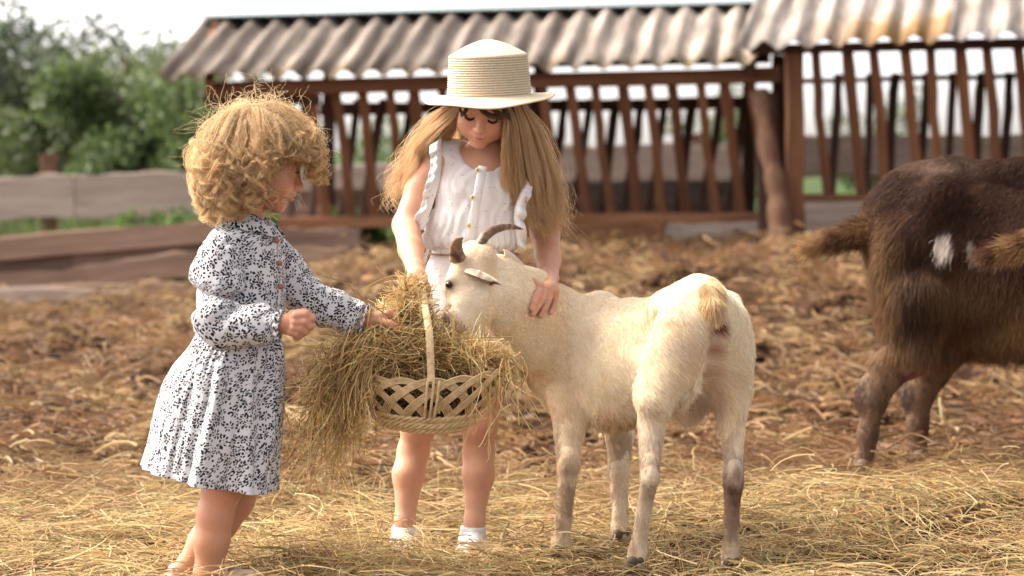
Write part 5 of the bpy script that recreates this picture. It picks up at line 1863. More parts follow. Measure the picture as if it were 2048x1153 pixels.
        sh = mesh_np("shoe", s1, s2, M_shoe, t)
        out = []
        for i in range(40):
            a = i * 2 * PI / 40
            yy = math.sin(a)
            out.append(g + np.array([0.037 * math.cos(a) - (0.004 if yy < 0 else 0), (0.085 if yy < 0 else 0.062) * yy - 0.022 + (-0.02 if yy < 0 else 0), 0.010]))
        top_ = np.array(out); bot = top_.copy(); bot[:, 2] = 0.0; top_[:, 2] = 0.018
        vv = np.concatenate([bot, top_, [top_.mean(0)], [bot.mean(0)]])
        tri = [(80, 40 + i, 40 + (i + 1) % 40) for i in range(40)] + [(81, (i + 1) % 40, i) for i in range(40)]
        mesh_np("sole", vv, grid_faces(40, 2, True), M_sole, sh, F3=np.array(tri), smooth=False)
        for j in range(4):
            yy = g[1] - 0.030 - 0.014 * j; zz_ = 0.048 - 0.0042 * j
            a_, b_, c_ = tube_np(spline([(an[0] - 0.022, yy + 0.006, zz_ - 0.012), (an[0] - 0.002, yy - 0.004, zz_ + 0.003), (an[0] + 0.020, yy - 0.012, zz_ - 0.014)], 9), 0.0026, 6)
            mesh_np("lace", a_, b_, M_lace, sh, F3=c_)
    # -------- hat : a thing worn on the head
    ht = thing("straw_hat", "cream ribbed straw boater hat with a narrow brim on the girl's head", "hat", tuple(P(980, 195, 5.83)))
    c = P(979, 193, 5.80)
    upx = unit(np.array([-0.03, -0.075, 1.0])); ex = unit(np.cross(np.array([0, 1.0, 0]), upx)); ex = unit(ex - upx * (ex @ upx)); ey_ = np.cross(upx, ex)
    prof = []
    H = 0.098
    for i in range(17):   # wall with braid ribs
        z0 = H * i / 17; rr = 0.1000 - 0.0065 * (i / 17) ** 1.3
        prof += [(rr - 0.0022, z0), (rr + 0.0006, z0 + H / 17 * 0.28), (rr + 0.0012, z0 + H / 17 * 0.5), (rr + 0.0006, z0 + H / 17 * 0.76)]
    for i in range(13):
        a = i / 12
        rr = 0.094 * (1 - a) + 0.0005; zz = H + 0.038 * (1 - (1 - a) ** 1.7) * (0.9 + 0.1 * a) - 0.004 * (1 - a) ** 3 * 0
        prof += [(rr + (0.0006 if i % 2 else 0), zz)]
    wall = prof
    brim = [(0.0995, 0.0)]
    for i in range(1, 15):
        a = i / 14
        brim.append((0.0995 + 0.058 * a, -0.006 * a - 0.006 * a * a + (0.0010 if i % 2 else 0)))
    nseg = 96
    a = np.arange(nseg) * 2 * PI / nseg
    def lathe(pr, wav=0):
        vv = []
        for (rr, zz) in pr:
            w = 0
            if wav:
                w = wav * ((rr - 0.0995) / 0.058) ** 1.5
            dz = zz + w * (0.010 * np.cos(2 * a + 0.3) + 0.0035 * np.sin(3 * a + 1.0) + 0.0025 * np.sin(5 * a))
            vv.append(c + np.outer(rr * np.cos(a), ex) + np.outer(rr * 1.03 * np.sin(a), ey_) + np.outer(dz * np.ones(nseg), upx))
        return np.concatenate(vv)
    mh = NT("cream_straw_braid")
    vh = mh.coord('Object')
    nh = mh.noise(vh, 420, 2, 0.5)
    wv = mh.n("ShaderNodeTexWave"); wv.bands_direction = 'Z'; wv.inputs['Scale'].default_value = 34; mh.l(vh, wv.inputs['Vector'])
    mh.setp(col=mh.mix(1.0, mh.ramp(nh, [(0.3, (0.50, 0.39, 0.25)), (0.6, (0.70, 0.59, 0.43))]), mh.attr('Col'), 'MULTIPLY'), rough=0.75, spec=0.3)
    mh.bump(nh, 0.5, 0.0015)
    gro = np.array([0.62 if (i < 68 and i % 4 == 0) else 1.0 for i in range(len(wall))])
    o = mesh_np("crown", lathe(wall), grid_faces(nseg, len(wall), True), mh.m, ht, col=np.repeat(gro, nseg)[:, None] * np.ones(3))
    o.modifiers.new("t", 'SOLIDIFY').thickness = 0.0015
    o = mesh_np("brim", lathe(brim, 1.0), grid_faces(nseg, len(brim), True), mh.m, ht, col=np.ones((nseg * len(brim), 3)))
    o.modifiers.new("t", 'SOLIDIFY').thickness = 0.0022
    return t


make_girl()
print("girl", _t.time() - _t0)

# ================================================================== the small child
def print_mat():
    """white cotton with a black sprig print: fans of small leaves, berries and thin stems"""
    t = NT("sprig_print_cotton")
    tc = t.n("ShaderNodeTexCoord")
    uv = tc.outputs['UV']

    def sprigs(scale, off, nl, r0, r1, wid, seed_gain):
        mp = t.n("ShaderNodeMapping"); mp.inputs['Scale'].default_value = (scale, scale, 1); mp.inputs['Location'].default_value = (off, off * 1.7, 0)
        t.l(uv, mp.inputs[0])
        # slight warp so that the repeat is not regular
        nz = t.n("ShaderNodeTexNoise"); nz.inputs['Scale'].default_value = 1.1; nz.inputs['Detail'].default_value = 1
        t.l(mp.outputs[0], nz.inputs['Vector'])
        vm = t.n("ShaderNodeVectorMath", operation='MULTIPLY_ADD'); t.l(nz.outputs[1], vm.inputs[0]); vm.inputs[1].default_value = (0.5, 0.5, 0); t.l(mp.outputs[0], vm.inputs[2])
        vo = t.n("ShaderNodeTexVoronoi", voronoi_dimensions='2D'); vo.inputs['Scale'].default_value = 1.0; vo.inputs['Randomness'].default_value = 0.75
        t.l(vm.outputs[0], vo.inputs['Vector'])
        sub = t.n("ShaderNodeVectorMath", operation='SUBTRACT'); t.l(vm.outputs[0], sub.inputs[0]); t.l(vo.outputs['Position'], sub.inputs[1])
        s = t.n("ShaderNodeSeparateXYZ"); t.l(sub.outputs[0], s.inputs[0])
        sc = t.n("ShaderNodeSeparateColor"); t.l(vo.outputs['Color'], sc.inputs[0])
        ang = t.math('ARCTAN2', s.outputs[1], s.outputs[0])
        ang = t.math('ADD', ang, t.math('MULTIPLY', sc.outputs[0], 6.283 * seed_gain))
        r = vo.outputs['Distance']
        sector = 2 * PI / nl
        aw = t.math('SUBTRACT', t.math('FLOORED_MODULO', ang, sector), sector / 2)
        across = t.math('ABSOLUTE', t.math('MULTIPLY', t.math('SINE', aw), r))
        along = t.math('MULTIPLY', t.math('COSINE', aw), r)
        m = (r0 + r1) / 2; hl = (r1 - r0) / 2
        u = t.math('DIVIDE', t.math('SUBTRACT', along, m), hl)
        w = t.math('DIVIDE', across, wid)
        el = t.math('ADD', t.math('POWER', t.math('ABSOLUTE', u), 2.0), t.math('POWER', w, 1.6))
        leaf = t.math('LESS_THAN', el, 1.0)
        stem = t.math('MULTIPLY', t.math('LESS_THAN', across, 0.013), t.math('LESS_THAN', along, m))
        return leaf, stem

    l1, s1 = sprigs(42, 0.0, 7, 0.20, 0.48, 0.088, 1)
    l2, s2 = sprigs(48, 3.3, 5, 0.12, 0.36, 0.10, 1)
    # berries
    mp = t.n("ShaderNodeMapping"); mp.inputs['Scale'].default_value = (60, 60, 1); mp.inputs['Location'].default_value = (7.3, 2.2, 0); t.l(uv, mp.inputs[0])
    vb = t.n("ShaderNodeTexVoronoi", voronoi_dimensions='2D'); vb.inputs['Scale'].default_value = 1; t.l(mp.outputs[0], vb.inputs['Vector'])
    berry = t.math('LESS_THAN', vb.outputs['Distance'], 0.17)
    mask = t.n("ShaderNodeTexNoise"); mask.inputs['Scale'].default_value = 26; mask.inputs['Detail'].default_value = 1; t.l(uv, mask.inputs['Vector'])
    sel = t.math('GREATER_THAN', mask.outputs[0], 0.49)
    b2 = t.math('MULTIPLY', l2, sel)
    dark = t.math('MAXIMUM', t.math('MAXIMUM', l1, b2), t.math('MULTIPLY', berry, t.math('SUBTRACT', 1.0, sel)))
    light = t.math('MULTIPLY', t.math('MAXIMUM', s1, t.math('MULTIPLY', s2, sel)), 0.6)
    m = t.math('MAXIMUM', dark, light)
    c = t.mix(m, (0.76, 0.745, 0.755), (0.018, 0.017, 0.028))
    t.setp(col=c, rough=0.85, spec=0.15, sheen=0.15)
    v = t.coord('Object')
    t.bump(t.noise(v, 300, 3, 0.6), 0.25, 0.0006)
    tr = t.n("ShaderNodeBsdfTranslucent"); t.l(c, tr.inputs[0])
    mx = t.n("ShaderNodeMixShader"); mx.inputs[0].default_value = 0.15
    t.l(t.b.outputs[0], mx.inputs[1]); t.l(tr.outputs[0], mx.inputs[2]); t.l(mx.outputs[0], t.out.inputs[0])
    return t.m


def loft(name, stations, nu, nv, fold, mat, parent, uvw, close=True):
    """stations: list of (centre3, ex3, ey3) half axes of elliptical rings; fold(theta, s, P, N)->displacement"""
    st = np.array([np.concatenate(s) for s in stations])
    g = spline(st, nv)
    a = np.linspace(0, 2 * PI, nu)
    sv = np.linspace(0, 1, nv)
    C = g[:, 0:3][:, None]; EX = g[:, 3:6][:, None]; EY = g[:, 6:9][:, None]
    Pp = C + EX * np.cos(a)[None, :, None] + EY * np.sin(a)[None, :, None]
    dN = EX * np.cos(a)[None, :, None] / (np.linalg.norm(EX, axis=2, keepdims=True) + 1e-9) + EY * np.sin(a)[None, :, None] / (np.linalg.norm(EY, axis=2, keepdims=True) + 1e-9)
    dN /= np.linalg.norm(dN, axis=2, keepdims=True) + 1e-9
    A, Sg = np.meshgrid(a, sv)
    Pp = Pp + dN * fold(A, Sg, Pp)[..., None]
    Pp[:, -1] = Pp[:, 0]
    # arc-length uv in metres
    du = np.linalg.norm(np.diff(Pp, axis=1), axis=2)
    mean_r = (np.linalg.norm(EX, axis=2) + np.linalg.norm(EY, axis=2)) / 2
    ulen = np.cumsum(np.concatenate([np.zeros((nv, 1)), du], 1), 1)
    ulen = ulen - ulen[:, nu // 2][:, None]
    vlen = np.cumsum(np.concatenate([np.zeros((1, nu)), np.linalg.norm(np.diff(Pp, axis=0), axis=2)], 0), 0)
    vlen = np.repeat(vlen.mean(1, keepdims=True), nu, 1)
    uv = np.stack([ulen, vlen], -1) + np.array(uvw)
    V = Pp.reshape(-1, 3)
    Q = grid_faces(nu, nv)
    o = mesh_np(name, V, Q, mat, parent, uv=uv.reshape(-1, 2))
    md = o.modifiers.new("thick", 'SOLIDIFY'); md.thickness = 0.0016; md.offset = -1
    return o


def make_child():
    P0 = globals()['P']
    def P(px, py, Y):
        return P0(px, py, Y - 0.07)
    t = thing("person", "small curly blond child in a black and white sprig print dress reaching for hay", "child", (-0.62, 5.36, 0.0))
    Fv = unit(np.array([0.925, 0.10, -0.34])); Rv = np.array([0.09, -1.0, -0.02]); Rv = unit(Rv - Fv * (Rv @ Fv)); Uv = np.cross(Rv, Fv)
    if Uv[2] < 0:
        Uv = -Uv
    hs = 1.04
    C = P(605, 376, 5.37) - Fv * 0.098 * hs + Uv * 0.029 * hs
    S = SDF((-0.86, 5.03, -0.02), (-0.22, 5.55, 1.10), 0.0046,
            fine=[((-0.66, 5.17, 0.81), (-0.43, 5.40, 1.06), 0.0021), ((-0.54, 5.11, 0.54), (-0.23, 5.42, 0.63), 0.0023)])
    q = head_sdf(S, C, Fv, Rv, Uv, hs, 0.004)
    S.cap(q(0, -0.025, -0.06), P(497, 452, 5.37), 0.034, 0.038, 0.02)
    S.ell(P(492, 545, 5.38), (0.068, 0.070, 0.09), None, 0.03)
    S.ell(P(482, 640, 5.38), (0.080, 0.082, 0.09), None, 0.04)
    S.ell(P(468, 740, 5.38), (0.088, 0.085, 0.08), None, 0.04)
    # near arm
    S.chain([P(458, 500, 5.30), P(440, 590, 5.275), P(446, 642, 5.25), P(510, 655, 5.235), P(566, 648, 5.225)], [0.024, 0.020, 0.019, 0.019, 0.0205], 0.012)
    S.ell(P(584, 649, 5.225), (0.024, 0.019, 0.0245), None, 0.012)
    Y0 = 5.207
    # curled fingers
    S.chain([P(592, 632, Y0), P(612, 629, Y0), P(624, 638, Y0), P(618, 646, Y0 + .012)], [0.0115, 0.0102, 0.0088, 0.0075], 0.003)
    S.chain([P(592, 644, Y0), P(610, 644, Y0 - .002), P(621, 653, Y0), P(613, 660, Y0 + .012)], [0.0115, 0.0102, 0.0088, 0.0075], 0.003)
    S.chain([P(588, 656, Y0 + .002), P(603, 657, Y0), P(611, 664, Y0 + .003), P(603, 670, Y0 + .014)], [0.0110, 0.0095, 0.0082, 0.0070], 0.003)
    S.chain([P(582, 664, Y0 + .005), P(594, 667, Y0 + .003), P(599, 673, Y0 + .008), P(591, 676, Y0 + .016)], [0.0100, 0.0086, 0.0074, 0.0064], 0.003)
    S.chain([P(586, 630, 5.238), P(606, 626, 5.240), P(620, 632, 5.235)], [0.0115, 0.0095, 0.0080], 0.004)
    # far arm
    S.chain([P(540, 510, 5.45), P(600, 585, 5.46), P(668, 627, 5.45), P(735, 641, 5.44)], [0.024, 0.020, 0.019, 0.020], 0.012)
    S.ell(P(757, 640, 5.435), (0.026, 0.020, 0.020), None, 0.012)
    S.chain([P(764, 646, 5.42), P(780, 650, 5.41), P(797, 656, 5.405)], [0.0115, 0.0098, 0.0080], 0.004)
    S.chain([P(768, 632, 5.43), P(782, 627, 5.425), P(792, 634, 5.42), P(795, 643, 5.42)], [0.0108, 0.0094, 0.0082, 0.007], 0.003)
    S.chain([P(770, 634, 5.445), P(786, 631, 5.445), P(797, 640, 5.44), P(800, 650, 5.44)], [0.0108, 0.0094, 0.0082, 0.007], 0.003)
    S.chain([P(768, 638, 5.46), P(785, 637, 5.462), P(796, 645, 5.46), P(798, 654, 5.46)], [0.0105, 0.009, 0.008, 0.007], 0.003)
    S.chain([P(766, 641, 5.472), P(780, 643, 5.477), P(789, 651, 5.475)], [0.0095, 0.0085, 0.007], 0.003)
    # legs: near leg straight, far leg stretched back
    S.chain([P(470, 850, 5.34), P(462, 930, 5.335), P(445, 975, 5.33), P(430, 1030, 5.33), P(423, 1080, 5.335), P(417, 1150, 5.345)], [0.066, 0.0510, 0.0425, 0.0380, 0.0385, 0.0275], 0.015)
    S.chain([P(417, 1150, 5.345), P(416, 1164, 5.35), P(462, 1171, 5.35)], [0.031, 0.026, 0.020], 0.02)
    S.chain([P(505, 850, 5.42), P(490, 940, 5.42), P(466, 1000, 5.425), P(440, 1040, 5.43), P(412, 1085, 5.435), P(375, 1135, 5.44)], [0.068, 0.050, 0.044, 0.041, 0.037, 0.0265], 0.02)
    S.chain([P(375, 1135, 5.44), P(374, 1152, 5.44), P(410, 1160, 5.44)], [0.0255, 0.021, 0.017], 0.015)
    V, Q = S.mesh(); V = relax(V, Q, 1, 0.5)
    c = skin_base(V) * np.array([1.02, 0.97, 0.93])
    c = head_color(V, c, C, Fv, Rv, Uv, hs)
    for p_, rr, s_ in ((P(610, 640, 5.2), 0.02, 0.35), (P(795, 655, 5.41), 0.012, 0.6), (P(445, 985, 5.29), 0.04, 0.3)):
        w = (np.exp(-((V - p_) ** 2).sum(1) / (2 * rr ** 2)) * s_)[:, None]
        c = c * (1 - w) + np.array([0.66, 0.29, 0.21]) * w
    mesh_np("body", V, Q, skin_m, t, col=c)
    # open eye, looking down
    for sg in (-1, 1):
        ec = q(0.029 * sg, 0.0625, 0.0)
        S = SDF(ec - 0.025, ec + 0.025, 0.002); S.ell(ec - Fv * 0.0005 - Uv * 0.003 - Rv * 0.003 * sg, (0.0122, 0.0122, 0.0122), None, 0)
        ev, eq = S.mesh()
        d = unit_rows(ev - ec); dd = d @ unit(Fv - 0.25 * Uv)
        colE = np.where(dd[:, None] > 0.80, np.array([0.06, 0.045, 0.04]), np.array([0.36, 0.30, 0.27]))
        mt = NT("eyeball"); mt.setp(col=mt.attr('Col'), rough=0.1)
        mesh_np("eye", ev, eq, mt.m, t, col=colE)
        a = np.linspace(-1, 1, 22)
        base = np.array([q(0.029 * sg + 0.0135 * x, 0.0755 - 0.005 * x * x, 0.0012 - 0.004 * x * x) for x in a])
        tip = base + Fv * 0.008 - Uv * 0.001
        curves_obj("eyelashes", np.stack([base, (base + tip) / 2 - Uv * 0.0012, tip], 1), np.array([[0.0008, 0.0006, 0.0002]]), np.tile([0.12, 0.07, 0.04], (22, 1)), hairm, t)
    # ------------- dress
    pm = print_mat()
    X = np.array([1.0, 0, 0]); Yv = np.array([0, 1.0, 0])

    def ring(xl, xr, yl, yr, Yc, hy):
        a_ = P(xl, yl, Yc); b_ = P(xr, yr, Yc)
        return ((a_ + b_) / 2, (b_ - a_) / 2, Yv * hy)
    def fold_b(A, s, Pp):
        f = (fbm(Pp * np.array([1, 1, 0.7]), 16, 3, 5) - 0.5) * 0.020 * sstep(0.05, 0.3, s)
        f += np.sin(A * 30 + 4 * fbm(Pp, 9, 2, 3)) * 0.0022 * sstep(0.7, 1.0, s)
        return f
    loft("bodice", [ring(462, 540, 420, 440, 5.37, 0.042), ring(446, 552, 440, 462, 5.37, 0.062), ring(420, 562, 474, 490, 5.375, 0.092), ring(404, 568, 520, 528, 5.38, 0.100), ring(399, 571, 575, 580, 5.38, 0.100),
                    ring(396, 570, 620, 628, 5.38, 0.098), ring(388, 566, 652, 662, 5.38, 0.094), ring(398, 556, 668, 676, 5.38, 0.086)],
         180, 90, fold_b, pm, t, (0.11, 0.05))
    def fold_s(A, s, Pp):
        c3 = np.stack([np.cos(A) * 1.0, np.sin(A) * 1.0, s * 0.35], -1)
        big = fbm(c3, 2.6, 2, 71) - 0.5; med = fbm(c3 * np.array([1, 1, 0.6]), 6.5, 2, 72) - 0.5
        f = big * 0.075 * sstep(0.0, 0.9, s) + med * 0.040 * sstep(0.05, 0.5, s)
        f += np.sin(A * 31 + 6 * np.sin(A * 3) + 3 * big * 8) * 0.0030 * (1 - sstep(0.05, 0.45, s))
        f += (fbm(Pp * np.array([1, 1, 0.6]), 15, 3, 9) - 0.5) * 0.014 * sstep(0.1, 0.5, s)
        return f - 0.006 * sstep(0.2, 0.9, s)
    loft("skirt", [ring(397, 557, 664, 672, 5.38, 0.086), ring(380, 563, 690, 698, 5.38, 0.100), ring(352, 566, 735, 752, 5.38, 0.120), ring(330, 569, 790, 812, 5.38, 0.127), ring(308, 570, 850, 880, 5.38, 0.138), ring(293, 565, 905, 940, 5.38, 0.145), ring(284, 563, 932, 983, 5.38, 0.150)],
         360, 110, fold_s, pm, t, (0.37, 0.21))

    def sleeve(pts, rs, seed, uvw, squash=0.9):
        g = [P(*p) for p in pts]
        st = []
        for i, p_ in enumerate(g):
            T = unit(g[min(i + 1, len(g) - 1)] - g[max(i - 1, 0)])
            n1 = unit(np.cross(T, Yv)); n2 = unit(np.cross(n1, T))
            if n1[2] < 0:
                n1 = -n1
            st.append((p_, n1 * rs[i], n2 * rs[i] * squash))
        def fold(A, s, Pp):
            f = (fbm(Pp + 3.3 * seed, 20, 3, seed) - 0.5) * 0.024
            f += np.sin(s * 26 + 2.2 * np.sin(A + seed) + 3 * fbm(Pp, 12, 2, seed)) * 0.0042 * sstep(0.15, 0.4, s) * (0.6 + 0.4 * np.cos(A + 1))
            f += np.sin(A * 15 + 2 * np.sin(A * 2)) * 0.0038 * (sstep(0.80, 0.90, s))
            f += np.sin(A * 13) * 0.003 * sstep(0.12, 0.0, s)
            return f * sstep(0.0, 0.06, s)
        return loft("sleeve", st, 110, 120, fold, pm, t, uvw)
    sleeve([(462, 486, 5.315), (446, 520, 5.295), (432, 575, 5.275), (430, 625, 5.26), (455, 655, 5.245), (500, 652, 5.238), (540, 652, 5.23), (553, 652, 5.228), (562, 653, 5.227)],
           [0.044, 0.052, 0.053, 0.051, 0.047, 0.045, 0.041, 0.031, 0.037], 3, (0.53, 0.77))
    sleeve([(536, 500, 5.44), (562, 535, 5.46), (595, 575, 5.465), (640, 606, 5.46), (680, 626, 5.455), (712, 641, 5.45), (722, 645, 5.447), (733, 648, 5.445)],
           [0.042, 0.047, 0.046, 0.043, 0.042, 0.036, 0.030, 0.038], 6, (0.91, 0.33))
    # collar with dark piping
    colr_ = []
    na = 61
    aa = np.linspace(0.25, 2 * PI - 0.25, na)       # open at the front (+x)
    def cpt(a, rad, dz):
        cen = P(499, 438, 5.37)
        return cen + np.array([math.cos(a) * rad * 1.02, math.sin(a) * rad, 0]) + np.array([0, 0, dz - 0.020 * math.cos(a)])
    rows = [(0.045, 0.012), (0.049, 0.010), (0.060, -0.001), (0.070, -0.013), (0.076, -0.022)]
    Vc = np.array([[cpt(a, r_, z_) for a in aa] for (r_, z_) in rows])
    Vc += np.sin(aa * 9)[None, :, None] * np.array([0, 0, 0.0015])
    uvc = np.stack(np.meshgrid(aa * 0.07, [0, 0.004, 0.016, 0.028, 0.036]), -1).reshape(-1, 2) + 0.3
    oc = mesh_np("collar", Vc.reshape(-1, 3), grid_faces(na, 5), pm, t, uv=uvc)
    oc.modifiers.new("t", 'SOLIDIFY').thickness = 0.0022
    M_nav = simple_mat("dark_piping", (0.03, 0.03, 0.045), 0.8)
    a_, b_, c_ = tube_np(Vc[0], 0.0036, 6)
    mesh_np("piping", a_, b_, M_nav, oc, F3=c_)
    M_btn = simple_mat("wooden_button", (0.30, 0.12, 0.06), 0.4)
    for px, py in ((553, 482), (559, 527), (562, 574)):
        c = P(px, py, 5.315)
        a_, b_, c_ = tube_np([c + np.array([-0.002, 0.004, 0]), c + np.array([0.001, -0.002, 0])], [0.0062, 0.0058], 14, up=(0, 0, 1))
        mesh_np("button", a_, b_, M_btn, t, F3=c_)
    # sandals
    M_sand = simple_mat("beige_leather", (0.60, 0.42, 0.34), 0.6); M_bed = simple_mat("pink_sole", (0.58, 0.36, 0.31), 0.6)
    for (px, Yd, ang) in ((424, 5.35, 0.05), (376, 5.445, 0.15)):
        S_ = SDF(P(px, 1165, Yd) * np.array([1, 1, 0]) + np.array([-0.08, -0.07, -0.02]), P(px, 1165, Yd) * np.array([1, 1, 0]) + np.array([0.15, 0.07, 0.08]), 0.0035)
        g = P(px, 1165, Yd) * np.array([1, 1, 0]); d = np.array([math.cos(ang), math.sin(ang), 0])
        S_.cap(g - d * 0.03 + np.array([0, 0, 0.006]), g + d * 0.085 + np.array([0, 0, 0.006]), 0.032, 0.034, 0.0, flat=((0, 0, 1), 0.3))
        s1, s2 = S_.mesh(); s = mesh_np("sandal", s1, s2, M_bed, t)
        S_ = SDF(g + np.array([-0.08, -0.07, -0.02]), g + np.array([0.15, 0.07, 0.08]), 0.0035)
        S_.cap(g + d * 0.055 + np.array([0, 0, 0.014]), g + d * 0.085 + np.array([0, 0, 0.012]), 0.030, 0.032, 0.0, flat=((0, 0, 1), 0.75))
        S_.cap(g - d * 0.026 + np.array([0, 0, 0.006]), g - d * 0.026 + np.array([0, 0, 0.016]), 0.024, 0.021, 0.01)
        S_.ell(g + np.array([0, 0, -0.095]), (0.3, 0.3, 0.1), None, 0.002, 'sub')
        s1, s2 = S_.mesh(); mesh_np("sandal_upper", s1, s2, M_sand, s)
        for k, off in enumerate((0.0, 0.028)):
            arc = [g + d * (off + 0.004) + np.array([-math.sin(ang) * w_, math.cos(ang) * w_, 0.012 + 0.042 * (1 - (w_ / 0.034) ** 2) * (1.1 - k * 0.3)]) for w_ in np.linspace(-0.034, 0.034, 11)]
            a_, b_, c_ = tube_np(arc, 0.0045, 6); mesh_np("strap", a_, b_, M_sand, s, F3=c_)
    # ------------- curly hair
    S = SDF(C - 0.15, C + 0.15, 0.0045)
    A = np.array([Rv, Fv, Uv])
    S.ell(q(0, -0.022, 0.030), (0.079, 0.088, 0.082), A, 0)
    S.ell(q(0, -0.052, -0.028), (0.070, 0.050, 0.060), A, 0.03)
    S.ell(q(0, 0.085, -0.02), (0.066, 0.062, 0.072), A, 0.01, 'sub')
    hv, hq = S.mesh(); hv = relax(hv, hq, 2)
    hm = NT("blond_scalp"); _n = hm.noise(hm.coord('Object', (50, 50, 12)), 1.5, 4)
    hm.setp(col=hm.ramp(_n, [(0.3, (0.16, 0.085, 0.035)), (0.7, (0.36, 0.22, 0.10))]), rough=0.6)
    hairmesh = mesh_np("hair", hv, hq, hm.m, t)
    r = np.random.default_rng(101)
    clumps = []
    ncl = 1150
    k = 26
    cen = q(0, -0.015, 0.012)
    crown = unit(Uv * 0.85 - Fv * 0.45)
    tries = 0
    while len(clumps) < ncl and tries < 40000:
        tries += 1
        d = unit(r.normal(0, 1, 3))
        f, u, sd_ = d @ Fv, d @ Uv, d @ Rv
        if u < -0.25 and f > -0.1:
            continue
        if f > 0.72 and u < 0.62:
            continue
        if u < -0.5:
            continue
        if f > 0.5 and r.random() < 0.45:
            continue
        clumps.append(d)
    allp = []; allc = []
    for ci, d in enumerate(clumps):
        f, u = d @ Fv, d @ Uv
        root = cen + (Rv * (d @ Rv) * 0.080 + Fv * f * 0.090 + Uv * u * 0.088) * hs
        # direction along the head away from the crown, turning to gravity
        tang = d - crown * (d @ crown); tang = unit(tang)
        tang = unit(tang - d * (tang @ d))
        down = np.array([0, 0, -1.0])
        front = sstep(0.25, 0.8, f)
        length = 0.105 + 0.02 * r.random() + 0.105 * sstep(-0.2, 0.85, u) + 0.055 * sstep(0.1, -0.6, f) * sstep(0.9, 0.2, u)
        length *= (1 - 0.30 * front)
        n = 15
        cur = root.copy(); dirv = unit(d * 0.75 + tang * 0.8)
        pts = [cur.copy()]
        # volume: stay at a shell distance from the head centre
        shell = 0.092 + 0.028 * r.random() + 0.016 * sstep(0.1, -0.7, f) * sstep(0.7, 0.0, u)
        bend = unit(r.normal(0, 1, 3))
        for i in range(1, k):
            s_ = i / k
            rel = cur - cen
            rad = np.linalg.norm(rel); out = rel / rad
            want = shell + 0.012 * s_
            push = np.clip((want - rad) / 0.03, -1, 1)
            tgt = unit(tang * (1 - s_) * 0.9 + down * (0.35 + 0.9 * s_) + out * push * 0.9 + bend * 0.24)
            if front > 0.3:
                tgt = unit(tgt + Fv * 0.35)
            dirv = unit(dirv * 0.55 + tgt * 0.45)
            cur = cur + dirv * length / k
            pts.append(cur.copy())
        g = np.array(pts)
        # curls end before they would cover the cheek and the eye
        loc = (g - C) / hs
        bad = (((loc @ Fv > 0.012) & (loc @ Uv < -0.012)) | ((loc @ Fv > 0.035) & (loc @ Uv < 0.022))) & ~((loc @ Fv > 0.104) & (loc @ Uv > -0.012))
        if bad.any():
            kk = int(np.argmax(bad))
            if kk < 7:
                continue
            g = spline(g[:kk], k)
            length = length * kk / k
        T = unit_rows(np.gradient(g, axis=0)); B = unit_rows(np.cross(T, np.array([0.3, 1, 0.1]))); Nn = np.cross(T, B)
        s = np.linspace(0, 1, k)
        cr = (0.005 + 0.011 * r.random()) * np.maximum(sstep(0.05, -0.03, (g - cen) @ np.array([0, 0, 1.0])), sstep(0.055, 0.10, (g - cen) @ Fv)) * sstep(0.1, 0.4, s)
        turns = r.uniform(1.3, 3.6) * length / 0.13
        ph0 = r.uniform(0, 2 * PI); sgn = r.choice([-1, 1])
        ph = ph0 + sgn * 2 * PI * turns * s ** 1.15
        hel = g + (np.cos(ph) * cr)[:, None] * B + (np.sin(ph) * cr)[:, None] * Nn
        jit = r.normal(0, 1, (n, 3)); spread = (0.0042 * (1 - 0.45 * sstep(0.3, 0.9, s)))[None, :, None]
        # hairs of one curl lie in a flat ribbon
        st = hel[None] + jit[:, None, :] * spread + (np.cos(ph[None] + r.normal(0, 0.4, (n, 1))) * cr[None] * r.normal(0, 0.35, (n, 1)))[..., None] * B[None]
        st = st + d * 0.001
        allp.append(st)
        base = np.array([0.66, 0.455, 0.235]) * r.uniform(0.5, 1.35)
        cc = np.tile(base, (n, 1)) * r.uniform(0.8, 1.25, (n, 1))
        lt = r.random(n) < 0.25
        cc[lt] = np.array([0.80, 0.62, 0.37]) * r.uniform(0.85, 1.1, (lt.sum(), 1))
        allc.append(cc)
    # loose single ringlets along the lower edge, the nape and the brow
    for i in range(150):
        zone = r.random()
        if zone < 0.62:
            d = unit(-Fv * r.uniform(-0.35, 1.0) + Rv * r.uniform(0.0, 1.0) + Uv * r.uniform(-0.5, 0.1))
        elif zone < 0.82:
            d = unit(Fv * r.uniform(0.8, 1.0) + Rv * r.uniform(-0.5, 0.6) + Uv * r.uniform(0.35, 0.75))
        else:
            d = unit(Rv + Fv * r.uniform(-0.1, 0.30) + Uv * r.uniform(-0.05, 0.35))
        st0 = cen + d * r.uniform(0.104, 0.122)
        ax = unit(np.array([0, 0, -1.0]) + 0.5 * d + 0.35 * r.normal(0, 1, 3))
        b1_ = unit(np.cross(ax, np.array([0.2, 1, 0.1]))); b2_ = np.cross(ax, b1_)
        s = np.linspace(0, 1, k); L_ = r.uniform(0.025, 0.060); rad_ = r.uniform(0.006, 0.0125) * (0.5 + 0.5 * s)
        ph = r.uniform(0, 2 * PI) + r.choice([-1, 1]) * 2 * PI * r.uniform(1.1, 2.2) * s
        hel = st0 + ax * (L_ * s)[:, None] + (np.cos(ph) * rad_)[:, None] * b1_ + (np.sin(ph) * rad_)[:, None] * b2_ - b1_ * math.cos(ph[0]) * rad_[0] - b2_ * math.sin(ph[0]) * rad_[0]
        m_ = 12
        allp.append(hel[None] + r.normal(0, 0.0011, (m_, 1, 3)) + r.normal(0, 0.0012, (m_, 1, 3)) * s[None, :, None])
        allc.append(np.array([0.74, 0.54, 0.29]) * r.uniform(0.7, 1.15) * r.uniform(0.85, 1.15, (m_, 1)))
    # fly-away hairs round the outline
    nf = 2400
